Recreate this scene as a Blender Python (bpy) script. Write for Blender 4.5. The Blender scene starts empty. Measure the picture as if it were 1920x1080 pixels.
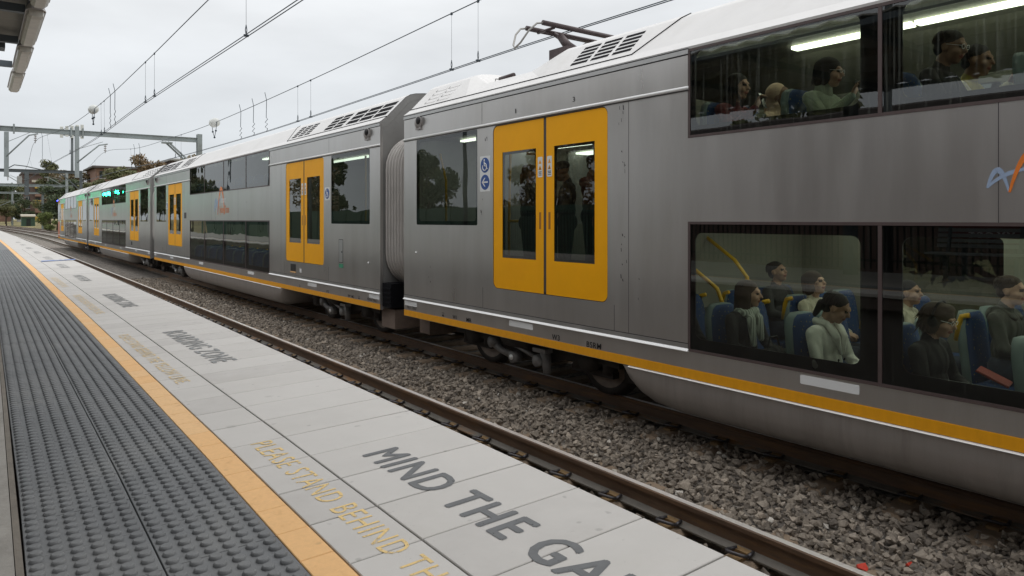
import bpy, bmesh, math, random
import numpy as np
from mathutils import Vector, Matrix, Euler
from mathutils.geometry import tessellate_polygon

random.seed(7)
RNG = np.random.default_rng(7)
SC = bpy.context.scene
COL = SC.collection
R = math.radians

# ------------------------------------------------------------------ camera
cam = bpy.data.cameras.new('camera')
cam_o = bpy.data.objects.new('camera', cam)
COL.objects.link(cam_o)
SC.camera = cam_o
cam.sensor_width = 36.0
cam.lens = 1335.0 / 1920.0 * 36.0
cam.shift_y = -(540.0 - 411.8) / 1920.0
cam.clip_start = 0.05
cam.clip_end = 3000.0
cam_o.location = (0, 0, 2.04)
cam_o.rotation_euler = (R(90), 0, -math.atan(1005.6 / 1335.0))

# ------------------------------------------------------------------ world (overcast)
W = bpy.data.worlds.new('World')
SC.world = W
W.use_nodes = True
nt = W.node_tree
nt.nodes.clear()
N = nt.nodes.new
out = N('ShaderNodeOutputWorld')
bg = N('ShaderNodeBackground')
tc = N('ShaderNodeTexCoord')
sep = N('ShaderNodeSeparateXYZ')
nt.links.new(tc.outputs['Generated'], sep.inputs[0])
ramp = N('ShaderNodeValToRGB')
ramp.color_ramp.elements[0].position = 0.0
ramp.color_ramp.elements[0].color = (0.66, 0.70, 0.735, 1)
ramp.color_ramp.elements[1].position = 1.0
ramp.color_ramp.elements[1].color = (1.55, 1.56, 1.57, 1)
e = ramp.color_ramp.elements.new(0.16); e.color = (0.755, 0.782, 0.808, 1)
e = ramp.color_ramp.elements.new(0.38); e.color = (0.89, 0.90, 0.905, 1)
nt.links.new(sep.outputs['Z'], ramp.inputs[0])
noi = N('ShaderNodeTexNoise'); noi.inputs['Scale'].default_value = 2.6
noi.inputs['Detail'].default_value = 5
mp = N('ShaderNodeMapping'); mp.inputs['Scale'].default_value = (1, 1, 3.2)
nt.links.new(tc.outputs['Generated'], mp.inputs[0]); nt.links.new(mp.outputs[0], noi.inputs['Vector'])
mr = N('ShaderNodeMapRange')
mr.inputs['From Min'].default_value = 0.3; mr.inputs['From Max'].default_value = 0.7
mr.inputs['To Min'].default_value = 0.86; mr.inputs['To Max'].default_value = 1.1
nt.links.new(noi.outputs['Fac'], mr.inputs['Value'])
mul = N('ShaderNodeVectorMath'); mul.operation = 'SCALE'
nt.links.new(ramp.outputs[0], mul.inputs[0]); nt.links.new(mr.outputs[0], mul.inputs['Scale'])
sky = N('ShaderNodeTexSky'); sky.sky_type = 'NISHITA'; sky.sun_disc = False
sky.sun_elevation = R(58); sky.sun_rotation = R(100)
sks = N('ShaderNodeVectorMath'); sks.operation = 'SCALE'; sks.inputs['Scale'].default_value = 0.10
nt.links.new(sky.outputs[0], sks.inputs[0])
mix = N('ShaderNodeMix'); mix.data_type = 'RGBA'; mix.inputs[0].default_value = 0.06
nt.links.new(mul.outputs[0], mix.inputs[6]); nt.links.new(sks.outputs[0], mix.inputs[7])
nt.links.new(mix.outputs[2], bg.inputs['Color'])
bg.inputs['Strength'].default_value = 1.0
nt.links.new(bg.outputs[0], out.inputs[0])

sun = bpy.data.lights.new('sun', 'SUN')
sun.energy = 0.7; sun.angle = R(50); sun.color = (1.0, 0.97, 0.93)
sun_o = bpy.data.objects.new('sun', sun); COL.objects.link(sun_o)
_az, _el = R(100), R(58)
_d = Vector((math.sin(_az) * math.cos(_el), math.cos(_az) * math.cos(_el), math.sin(_el)))
sun_o.rotation_euler = _d.to_track_quat('Z', 'Y').to_euler()

vs = SC.view_settings
vs.view_transform = 'Standard'; vs.look = 'None'; vs.exposure = 0.12; vs.gamma = 1.0
vs.use_curve_mapping = False
SC.render.engine = 'CYCLES'

# ------------------------------------------------------------------ materials
MATS = {}

def newmat(name):
    m = bpy.data.materials.new(name)
    m.use_nodes = True
    MATS[name] = m
    return m, m.node_tree, m.node_tree.nodes['Principled BSDF']

def mat(name, col, rough=0.6, metal=0.0, var=0.12, scale=6.0, bump=0.0, bscale=60.0, stretch=None,
        emit=None, estr=0.0, spec=0.5, dark=None, dscale=1.5, dlo=0.5, dhi=0.72, wear=None, world=False, spots=0.0, worn=0.0):
    m, t, p = newmat(name)
    n = t.nodes.new
    p.inputs['Roughness'].default_value = rough
    p.inputs['Metallic'].default_value = metal
    p.inputs['Specular IOR Level'].default_value = spec
    co = n('ShaderNodeTexCoord')
    vec = co.outputs['Object']
    if world: vec = n('ShaderNodeNewGeometry').outputs['Position']
    if stretch:
        mpn = n('ShaderNodeMapping'); mpn.inputs['Scale'].default_value = stretch
        t.links.new(vec, mpn.inputs[0]); vec = mpn.outputs[0]
    if var > 0:
        nz = n('ShaderNodeTexNoise'); nz.inputs['Scale'].default_value = scale
        nz.inputs['Detail'].default_value = 6; nz.inputs['Roughness'].default_value = 0.65
        t.links.new(vec, nz.inputs['Vector'])
        rr = n('ShaderNodeValToRGB')
        rr.color_ramp.elements[0].position = 0.28; rr.color_ramp.elements[1].position = 0.74
        rr.color_ramp.elements[0].color = tuple(c * (1 - var) for c in col) + (1,)
        rr.color_ramp.elements[1].color = tuple(min(1, c * (1 + var)) for c in col) + (1,)
        t.links.new(nz.outputs['Fac'], rr.inputs[0])
        colout = rr.outputs[0]
        if dark:
            nd = n('ShaderNodeTexNoise'); nd.inputs['Scale'].default_value = dscale
            nd.inputs['Detail'].default_value = 8; nd.inputs['Roughness'].default_value = 0.7
            t.links.new(vec, nd.inputs['Vector'])
            md = n('ShaderNodeMapRange'); md.inputs['From Min'].default_value = dlo; md.inputs['From Max'].default_value = dhi
            t.links.new(nd.outputs['Fac'], md.inputs['Value'])
            mx = n('ShaderNodeMix'); mx.data_type = 'RGBA'
            t.links.new(md.outputs[0], mx.inputs[0]); t.links.new(colout, mx.inputs[6])
            mx.inputs[7].default_value = tuple(dark) + (1,)
            colout = mx.outputs[2]
        if spots > 0:
            for sc_, thr, colr in ((9.0, .055, .45), (3.1, .045, .62), (23.0, .05, .7)):
                vo_ = n('ShaderNodeTexVoronoi'); vo_.inputs['Scale'].default_value = sc_
                nw = n('ShaderNodeTexNoise'); nw.inputs['Scale'].default_value = sc_ * 3; t.links.new(vec, nw.inputs['Vector'])
                av = n('ShaderNodeMix'); av.data_type = 'RGBA'; av.inputs[0].default_value = .035
                t.links.new(vec, av.inputs[6]); t.links.new(nw.outputs['Color'], av.inputs[7]); t.links.new(av.outputs[2], vo_.inputs['Vector'])
                ms_ = n('ShaderNodeMapRange'); ms_.inputs['From Min'].default_value = thr; ms_.inputs['From Max'].default_value = thr * 1.9
                ms_.inputs['To Min'].default_value = spots; ms_.inputs['To Max'].default_value = 0
                t.links.new(vo_.outputs['Distance'], ms_.inputs['Value'])
                mq = n('ShaderNodeMix'); mq.data_type = 'RGBA'
                t.links.new(ms_.outputs[0], mq.inputs[0]); t.links.new(colout, mq.inputs[6]); mq.inputs[7].default_value = tuple(c * colr for c in col) + (1,)
                colout = mq.outputs[2]
        t.links.new(colout, p.inputs['Base Color'])
        if worn > 0:
            nwn = n('ShaderNodeTexNoise'); nwn.inputs['Scale'].default_value = 34; nwn.inputs['Detail'].default_value = 7; nwn.inputs['Roughness'].default_value = .75
            t.links.new(n('ShaderNodeNewGeometry').outputs['Position'], nwn.inputs['Vector'])
            mw = n('ShaderNodeMapRange'); mw.inputs['From Min'].default_value = .62 - worn * .3; mw.inputs['From Max'].default_value = .72 - worn * .25
            mw.inputs['To Min'].default_value = 1.0; mw.inputs['To Max'].default_value = .12
            t.links.new(nwn.outputs['Fac'], mw.inputs['Value']); t.links.new(mw.outputs[0], p.inputs['Alpha'])
        if metal > 0.3 or wear:
            mrr = n('ShaderNodeMapRange')
            mrr.inputs['To Min'].default_value = max(0.02, rough - 0.08); mrr.inputs['To Max'].default_value = rough + 0.1
            t.links.new(nz.outputs['Fac'], mrr.inputs['Value']); t.links.new(mrr.outputs[0], p.inputs['Roughness'])
    else:
        p.inputs['Base Color'].default_value = tuple(col) + (1,)
    if bump > 0:
        nb = n('ShaderNodeTexNoise'); nb.inputs['Scale'].default_value = bscale; nb.inputs['Detail'].default_value = 5
        t.links.new(vec, nb.inputs['Vector'])
        b = n('ShaderNodeBump'); b.inputs['Strength'].default_value = bump; b.inputs['Distance'].default_value = 0.01
        t.links.new(nb.outputs['Fac'], b.inputs['Height']); t.links.new(b.outputs[0], p.inputs['Normal'])
    if emit:
        p.inputs['Emission Color'].default_value = tuple(emit) + (1,)
        p.inputs['Emission Strength'].default_value = estr
    return m

def glass(name, tint, ior=1.55, wav=0.0, dust=0.0):
    m, t, p = newmat(name)
    t.nodes.remove(p)
    n = t.nodes.new
    o = t.nodes['Material Output']
    fr = n('ShaderNodeFresnel'); fr.inputs['IOR'].default_value = ior
    tr = n('ShaderNodeBsdfTransparent'); tr.inputs[0].default_value = tuple(tint) + (1,)
    gl = n('ShaderNodeBsdfGlossy'); gl.inputs['Roughness'].default_value = 0.0
    gl.inputs['Color'].default_value = (0.95, 0.97, 0.97, 1)
    mx = n('ShaderNodeMixShader')
    co = n('ShaderNodeTexCoord')
    if wav > 0:
        nz = n('ShaderNodeTexNoise'); nz.inputs['Scale'].default_value = 1.6; nz.inputs['Detail'].default_value = 1
        t.links.new(co.outputs['Object'], nz.inputs['Vector'])
        b = n('ShaderNodeBump'); b.inputs['Strength'].default_value = wav; b.inputs['Distance'].default_value = 0.02
        t.links.new(nz.outputs['Fac'], b.inputs['Height'])
        t.links.new(b.outputs[0], gl.inputs['Normal'])
    t.links.new(fr.outputs[0], mx.inputs[0]); t.links.new(tr.outputs[0], mx.inputs[1]); t.links.new(gl.outputs[0], mx.inputs[2])
    sh = mx.outputs[0]
    if dust > 0:
        mpn = n('ShaderNodeMapping'); mpn.inputs['Scale'].default_value = (1, 38, 0.9)
        t.links.new(co.outputs['Object'], mpn.inputs[0])
        nz = n('ShaderNodeTexNoise'); nz.inputs['Scale'].default_value = 1.2; nz.inputs['Detail'].default_value = 5
        t.links.new(mpn.outputs[0], nz.inputs['Vector'])
        md = n('ShaderNodeMapRange'); md.inputs['From Min'].default_value = 0.52; md.inputs['From Max'].default_value = 0.8
        md.inputs['To Max'].default_value = dust
        t.links.new(nz.outputs['Fac'], md.inputs['Value'])
        df = n('ShaderNodeBsdfDiffuse'); df.inputs[0].default_value = (0.42, 0.45, 0.40, 1)
        m2 = n('ShaderNodeMixShader')
        t.links.new(md.outputs[0], m2.inputs[0]); t.links.new(sh, m2.inputs[1]); t.links.new(df.outputs[0], m2.inputs[2])
        sh = m2.outputs[0]
    t.links.new(sh, o.inputs[0])
    return m

mat('steel', (0.57, 0.555, 0.54), 0.30, 0.86, 0.035, 1.4, 0.06, 2.2, stretch=(1, 3.5, 0.5), dark=(0.48, 0.46, 0.435), dscale=0.5, dlo=0.45, dhi=0.85)
mat('steel_band', (0.50, 0.50, 0.495), 0.36, 0.85, 0.06, 1.2, 0.03, 300, stretch=(1, 3, 1))
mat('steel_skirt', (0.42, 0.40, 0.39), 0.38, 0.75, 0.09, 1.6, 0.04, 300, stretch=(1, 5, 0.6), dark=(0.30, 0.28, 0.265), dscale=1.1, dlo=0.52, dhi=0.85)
mat('steel_bright', (0.86, 0.86, 0.85), 0.35, 0.3, 0.03, 4)
mat('steel_end', (0.30, 0.295, 0.285), 0.5, 0.5, 0.12, 2.0, dark=(0.2, 0.19, 0.18), dscale=1.3)
mat('roof_white', (0.71, 0.70, 0.69), 0.5, 0, 0.04, 2.5, stretch=(1, 1, 1), dark=(0.60, 0.585, 0.56), dscale=1.1, dlo=0.5, dhi=0.9)
mat('door_yellow', (0.96, 0.435, 0.0), 0.5, 0, 0.05, 2, 0.015, 160, spec=0.25, dark=(0.88, 0.37, 0.002), dscale=1.2, dlo=.5, dhi=.9)
mat('stripe_yellow', (0.80, 0.35, 0.003), 0.5, 0, 0.07, 6, stretch=(1, 3, 1))
mat('black_trim', (0.018, 0.016, 0.017), 0.45, 0, 0.2, 8)
mat('brown_rubber', (0.085, 0.06, 0.058), 0.5, 0, 0.15, 8)
mat('kerb_brown', (0.17, 0.15, 0.125), 0.8, 0, 0.2, 12, 0.2, 60)
mat('seal_grey', (0.06, 0.052, 0.056), 0.55, 0, 0.1, 8)
mat('underframe', (0.035, 0.03, 0.027), 0.75, 0.1, 0.35, 8, 0.3, 40)
mat('underframe_grey', (0.22, 0.215, 0.21), 0.55, 0.3, 0.25, 9, 0.15, 60)
mat('box_brown', (0.17, 0.125, 0.10), 0.75, 0, 0.2, 6, 0.1, 80)
mat('wheel_rust', (0.20, 0.16, 0.13), 0.55, 0.4, 0.3, 9)
mat('bellows', (0.48, 0.455, 0.43), 0.6, 0, 0.12, 4)
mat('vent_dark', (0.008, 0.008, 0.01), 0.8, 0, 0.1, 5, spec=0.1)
mat('sticker_white', (0.75, 0.76, 0.76), 0.4, 0, 0.03, 5)
mat('sign_blue', (0.02, 0.08, 0.30), 0.4, 0, 0.03, 5)
mat('print_black', (0.02, 0.02, 0.02), 0.5, 0, 0.0)
mat('logo_blue', (0.33, 0.42, 0.58), 0.4, 0, 0.03)
mat('logo_orange', (0.80, 0.22, 0.035), 0.4, 0, 0.03)
mat('logo_white', (0.8, 0.8, 0.8), 0.4, 0, 0.02)
mat('cab_orange', (0.62, 0.20, 0.11), 0.4, 0, 0.06)
mat('green_print', (0.05, 0.28, 0.16), 0.5, 0, 0.05)
mat('warn_red', (0.32, 0.04, 0.025), 0.4, 0, 0.05)
glass('window_glass', (0.47, 0.51, 0.46), 1.85, 0.05, 0.16)
glass('lower_glass', (0.32, 0.35, 0.32), 1.8, 0.04, 0.03)
glass('door_glass', (0.28, 0.31, 0.29), 1.7, 0.03, 0.02)
glass('far_glass', (0.18, 0.21, 0.20), 1.5, 0.16, 0.04)
glass('opposite_glass', (0.16, 0.18, 0.17), 1.5, 0.0, 0.0)
mat('recess', (0.40, 0.15, 0.006), 0.5, 0, 0.05)
# interior
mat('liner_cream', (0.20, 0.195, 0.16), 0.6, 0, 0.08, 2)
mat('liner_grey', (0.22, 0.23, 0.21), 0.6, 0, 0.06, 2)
mat('deck_floor', (0.06, 0.06, 0.065), 0.7, 0, 0.15, 20)
mat('grab_yellow', (0.75, 0.42, 0.01), 0.4, 0, 0.04)
mat('seat_shell', (0.16, 0.215, 0.215), 0.5, 0, 0.05)
mat('tube_light', (0.9, 0.95, 0.8), 0.5, 0, 0.0, emit=(0.95, 1.0, 0.82), estr=6.0)
mat('lower_tube', (0.9, 0.95, 0.8), 0.5, 0, 0.0, emit=(0.95, 1.0, 0.84), estr=8.5)
mat('vestibule_tube', (0.9, 0.95, 0.8), 0.5, 0, 0.0, emit=(0.95, 1.0, 0.84), estr=4.5)
mat('cab_blue_light', (0.1, 0.1, 0.9), 0.5, 0, 0.0, emit=(0.05, 0.05, 1.0), estr=9.0)
mat('signal_green', (0.1, 0.9, 0.4), 0.5, 0, 0.0, emit=(0.02, 1.0, 0.42), estr=45.0)
# seat fabric with flecks
m, t, p = newmat('seat_blue')
vo = t.nodes.new('ShaderNodeTexVoronoi'); vo.inputs['Scale'].default_value = 26
cr = t.nodes.new('ShaderNodeValToRGB')
cr.color_ramp.elements[0].position = 0.10; cr.color_ramp.elements[0].color = (0.30, 0.26, 0.06, 1)
cr.color_ramp.elements[1].position = 0.19; cr.color_ramp.elements[1].color = (0.018, 0.055, 0.17, 1)
tcn = t.nodes.new('ShaderNodeTexCoord')
t.links.new(tcn.outputs['Object'], vo.inputs['Vector']); t.links.new(vo.outputs['Distance'], cr.inputs[0])
t.links.new(cr.outputs[0], p.inputs['Base Color']); p.inputs['Roughness'].default_value = 0.85
# platform / track
mat('tactile_slate', (0.135, 0.141, 0.147), 0.62, 0, 0.16, 9, 0.12, 220, dark=(0.18, 0.183, 0.182), dscale=2.0, dlo=0.48, dhi=0.75, world=True, spots=0.25)
mat('tile_white', (0.51, 0.492, 0.468), 0.68, 0, 0.045, 3.5, 0.06, 320, dark=(0.47, 0.45, 0.42), dscale=1.7, dlo=0.52, dhi=0.82, world=True, spots=0.4)
mat('tile_white_worn', (0.485, 0.467, 0.445), 0.68, 0, 0.06, 5, 0.06, 320, dark=(0.43, 0.41, 0.385), dscale=2.2, dlo=0.5, dhi=0.8, world=True, spots=0.4)
mat('tile_white_pale', (0.525, 0.507, 0.483), 0.66, 0, 0.04, 4, 0.06, 320, dark=(0.5, 0.48, 0.45), dscale=2.0, dlo=0.55, dhi=0.85, world=True, spots=0.4)
mat('tile_yellow', (0.76, 0.45, 0.19), 0.65, 0, 0.07, 60, 0.08, 300, dark=(0.58, 0.31, 0.11), dscale=14, dlo=0.56, dhi=0.8, world=True, spots=0.4)
mat('tile_yellow_faded', (0.75, 0.47, 0.22), 0.65, 0, 0.08, 70, 0.08, 300, dark=(0.56, 0.31, 0.12), dscale=18, dlo=0.55, dhi=0.8, world=True, spots=0.4)
mat('grout', (0.12, 0.095, 0.085), 0.9, 0, 0.2, 12)
mat('concrete', (0.30, 0.285, 0.26), 0.85, 0, 0.12, 4, 0.25, 45, dark=(0.19, 0.175, 0.155), dscale=2.6, dlo=0.5, dhi=0.75, world=True, spots=0.5)
mat('wall_dark', (0.15, 0.14, 0.13), 0.9, 0, 0.2, 3, 0.2, 20)
mat('sleeper', (0.27, 0.20, 0.14), 0.85, 0, 0.2, 12, 0.4, 50)
mat('lettering_grey', (0.125, 0.13, 0.135), 0.65, 0, 0.12, 30, world=True, worn=.06)
mat('lettering_grey_worn', (0.24, 0.245, 0.245), 0.65, 0, 0.12, 30, world=True, worn=.22)
mat('lettering_yellow_worn', (0.70, 0.53, 0.27), 0.65, 0, 0.08, 30, world=True, worn=.30)
mat('lettering_yellow', (0.72, 0.52, 0.22), 0.65, 0, 0.06, 30, world=True, worn=.30)
mat('lettering_blue', (0.16, 0.25, 0.52), 0.6, 0, 0.06, 20)
mat('rail_side', (0.125, 0.078, 0.05), 0.62, 0.2, 0.3, 5, 0.2, 60, stretch=(1, 0.8, 6), dark=(0.20, 0.105, 0.045), dscale=1.6, dlo=0.5, dhi=0.7)
mat('rail_foot', (0.155, 0.14, 0.12), 0.65, 0.15, 0.25, 6, 0.2, 80, stretch=(1, 0.5, 4), dark=(0.24, 0.12, 0.045), dscale=3, dlo=0.52, dhi=0.66)
mat('rail_top', (0.85, 0.81, 0.78), 0.42, 0.75, 0.08, 3, stretch=(8, 0.2, 1))
mat('clip_steel', (0.085, 0.08, 0.085), 0.42, 0.7, 0.2, 20)
mat('clip_rust', (0.20, 0.125, 0.055), 0.7, 0.1, 0.3, 40)
mat('red_paint', (0.62, 0.05, 0.025), 0.6, 0, 0.2, 30)
# ballast ground
m, t, p = newmat('ballast_ground')
co = t.nodes.new('ShaderNodeTexCoord')
vo = t.nodes.new('ShaderNodeTexVoronoi'); vo.inputs['Scale'].default_value = 15
t.links.new(co.outputs['Object'], vo.inputs['Vector'])
cr = t.nodes.new('ShaderNodeValToRGB')
cr.color_ramp.elements[0].color = (0.08, 0.07, 0.06, 1); cr.color_ramp.elements[1].color = (0.30, 0.265, 0.23, 1)
sepc = t.nodes.new('ShaderNodeSeparateColor')
t.links.new(vo.outputs['Color'], sepc.inputs[0]); t.links.new(sepc.outputs[0], cr.inputs[0])
t.links.new(cr.outputs[0], p.inputs['Base Color']); p.inputs['Roughness'].default_value = 0.92
b = t.nodes.new('ShaderNodeBump'); b.inputs['Strength'].default_value = 0.8; b.inputs['Distance'].default_value = 0.03; b.invert = True
t.links.new(vo.outputs['Distance'], b.inputs['Height']); t.links.new(b.outputs[0], p.inputs['Normal'])
# ballast stones (per stone tint attribute)
m, t, p = newmat('ballast_stone')
at = t.nodes.new('ShaderNodeAttribute'); at.attribute_name = 'tint'
cr = t.nodes.new('ShaderNodeValToRGB')
cols = [(0.0, (0.115, 0.098, 0.082)), (0.35, (0.235, 0.198, 0.160)), (0.7, (0.34, 0.29, 0.236)), (0.93, (0.42, 0.35, 0.28)), (1.0, (0.60, 0.56, 0.50))]
cr.color_ramp.elements[0].color = cols[0][1] + (1,); cr.color_ramp.elements[1].color = cols[-1][1] + (1,)
for q, cc in cols[1:-1]:
    el = cr.color_ramp.elements.new(q); el.color = cc + (1,)
t.links.new(at.outputs['Fac'], cr.inputs[0])
co = t.nodes.new('ShaderNodeTexCoord')
nz = t.nodes.new('ShaderNodeTexNoise'); nz.inputs['Scale'].default_value = 55; nz.inputs['Detail'].default_value = 4
t.links.new(co.outputs['Object'], nz.inputs['Vector'])
mx = t.nodes.new('ShaderNodeMix'); mx.data_type = 'RGBA'; mx.blend_type = 'OVERLAY'; mx.inputs[0].default_value = 0.55
t.links.new(cr.outputs[0], mx.inputs[6]); t.links.new(nz.outputs['Fac'], mx.inputs[7])
t.links.new(mx.outputs[2], p.inputs['Base Color']); p.inputs['Roughness'].default_value = 0.88
b = t.nodes.new('ShaderNodeBump'); b.inputs['Strength'].default_value = 0.5; b.inputs['Distance'].default_value = 0.01
t.links.new(nz.outputs['Fac'], b.inputs['Height']); t.links.new(b.outputs[0], p.inputs['Normal'])
# background
mat('wire', (0.035, 0.05, 0.065), 0.5, 0.3, 0.1, 3)
mat('galv', (0.30, 0.335, 0.335), 0.6, 0.25, 0.10, 1.5, dark=(0.22, 0.23, 0.22), dscale=0.8)
mat('galv_dark', (0.10, 0.115, 0.12), 0.6, 0.2, 0.12, 1.5)
mat('insulator', (0.62, 0.63, 0.60), 0.3, 0, 0.05)
mat('pan_brown', (0.075, 0.055, 0.055), 0.5, 0.3, 0.2, 10)
mat('horn', (0.30, 0.29, 0.27), 0.45, 0.4, 0.1, 10)
mat('brick_wall', (0.25, 0.15, 0.11), 0.85, 0, 0.18, 0.9)
mat('brick_dark', (0.125, 0.085, 0.072), 0.85, 0, 0.18, 0.7)
mat('render_cream', (0.50, 0.46, 0.38), 0.8, 0, 0.08, 0.8)
mat('render_grey', (0.34, 0.34, 0.33), 0.8, 0, 0.08, 0.8)
mat('roof_dark', (0.10, 0.085, 0.08), 0.8, 0, 0.15, 1)
mat('tile_red', (0.34, 0.11, 0.065), 0.8, 0, 0.15, 1)
mat('pane_dark', (0.04, 0.05, 0.055), 0.1, 0, 0.1, 1)
mat('pane_gold', (0.55, 0.36, 0.07), 0.4, 0, 0.1, 1)
mat('shed_green', (0.055, 0.105, 0.075), 0.7, 0, 0.1, 1)
mat('bark', (0.10, 0.075, 0.055), 0.9, 0, 0.25, 4, 0.5, 10)
for nm, c1 in (('leaf_olive', (0.15, 0.155, 0.07)), ('leaf_dark', (0.085, 0.11, 0.055)), ('leaf_rust', (0.22, 0.155, 0.085)), ('leaf_bright', (0.15, 0.18, 0.055)), ('leaf_brown', (0.19, 0.15, 0.085))):
    mat(nm, c1, 0.75, 0, 0.35, 0.9)
mat('grass_dry', (0.21, 0.18, 0.075), 0.9, 0, 0.3, 1.2, 0.4, 4)
mat('soffit', (0.20, 0.17, 0.13), 0.8, 0, 0.12, 4)
mat('canopy_sheet', (0.30, 0.285, 0.25), 0.7, 0.1, 0.1, 3)
mat('canopy_steel', (0.10, 0.12, 0.135), 0.55, 0.2, 0.1, 4)
mat('lamp_case', (0.36, 0.34, 0.33), 0.5, 0, 0.1, 9)
mat('lamp_diffuser', (0.56, 0.53, 0.46), 0.35, 0, 0.14, 9, 0.05, 60)
mat('fence_dark', (0.02, 0.024, 0.024), 0.6, 0.1, 0.1, 2)
mat('sign_maroon', (0.20, 0.02, 0.018), 0.5, 0, 0.05)
mat('bench_steel', (0.30, 0.33, 0.33), 0.4, 0.4, 0.1)
# people
for nm, c1 in (('skin_light', (0.50, 0.30, 0.21)), ('skin_mid', (0.40, 0.23, 0.15)), ('skin_tan', (0.30, 0.165, 0.105)), ('skin_deep', (0.20, 0.105, 0.065)), ('lip', (0.30, 0.10, 0.085)), ('eye', (0.03, 0.022, 0.02)),
               ('hair_black', (0.012, 0.010, 0.010)), ('hair_brown', (0.05, 0.03, 0.02)), ('hair_fair', (0.22, 0.145, 0.075)), ('hair_greybrown', (0.085, 0.06, 0.045)),
               ('cloth_maroon', (0.13, 0.018, 0.022)), ('cloth_black', (0.018, 0.017, 0.018)), ('cloth_sage', (0.36, 0.41, 0.31)), ('cloth_beige', (0.58, 0.42, 0.30)), ('cloth_white', (0.74, 0.73, 0.67)),
               ('cloth_cream', (0.60, 0.55, 0.43)), ('cloth_charcoal', (0.04, 0.04, 0.042)), ('cloth_hoodie', (0.095, 0.095, 0.085)), ('cloth_navy', (0.02, 0.024, 0.04)), ('cloth_mustard', (0.36, 0.30, 0.07)),
               ('cloth_scarf', (0.64, 0.68, 0.60)), ('cloth_denim', (0.04, 0.05, 0.08)), ('cloth_olive', (0.075, 0.08, 0.055))):
    mat(nm, c1, 0.55 if 'skin' in nm else 0.8, 0, 0.12, 18, 0.0 if 'skin' in nm else 0.25, 60)
for nm, sc_, dk in (('cloth_scarf', 60, .35), ('cloth_sage', 90, .8), ('cloth_white', 12, .85), ('cloth_hoodie', 14, .7), ('cloth_black', 10, .6), ('cloth_cream', 12, .8)):
    t_ = MATS[nm].node_tree; p_ = t_.nodes['Principled BSDF']; src = p_.inputs['Base Color'].links[0].from_socket
    wv_ = t_.nodes.new('ShaderNodeTexWave'); wv_.inputs['Scale'].default_value = sc_ * .35; wv_.inputs['Distortion'].default_value = 4.0 if sc_ < 50 else .6
    tcx = t_.nodes.new('ShaderNodeTexCoord'); t_.links.new(tcx.outputs['Object'], wv_.inputs['Vector'])
    if sc_ > 50:
        mx_ = t_.nodes.new('ShaderNodeMix'); mx_.data_type = 'RGBA'; mx_.blend_type = 'MULTIPLY'
        rm = t_.nodes.new('ShaderNodeMapRange'); rm.inputs['To Min'].default_value = dk; t_.links.new(wv_.outputs['Fac'], rm.inputs['Value'])
        mx_.inputs[0].default_value = 1.0; t_.links.new(src, mx_.inputs[6]); t_.links.new(rm.outputs[0], mx_.inputs[7]); t_.links.new(mx_.outputs[2], p_.inputs['Base Color'])
    else:
        bp = t_.nodes.new('ShaderNodeBump'); bp.inputs['Strength'].default_value = .7; bp.inputs['Distance'].default_value = .02
        t_.links.new(wv_.outputs['Fac'], bp.inputs['Height']); t_.links.new(bp.outputs[0], p_.inputs['Normal'])
mat('phone_black', (0.01, 0.01, 0.012), 0.2, 0, 0.0)
mat('phone_screen', (0.4, 0.45, 0.45), 0.3, 0, 0.0, emit=(0.7, 0.85, 0.85), estr=0.8)
mat('paper', (0.75, 0.74, 0.70), 0.7, 0, 0.03)

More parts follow.
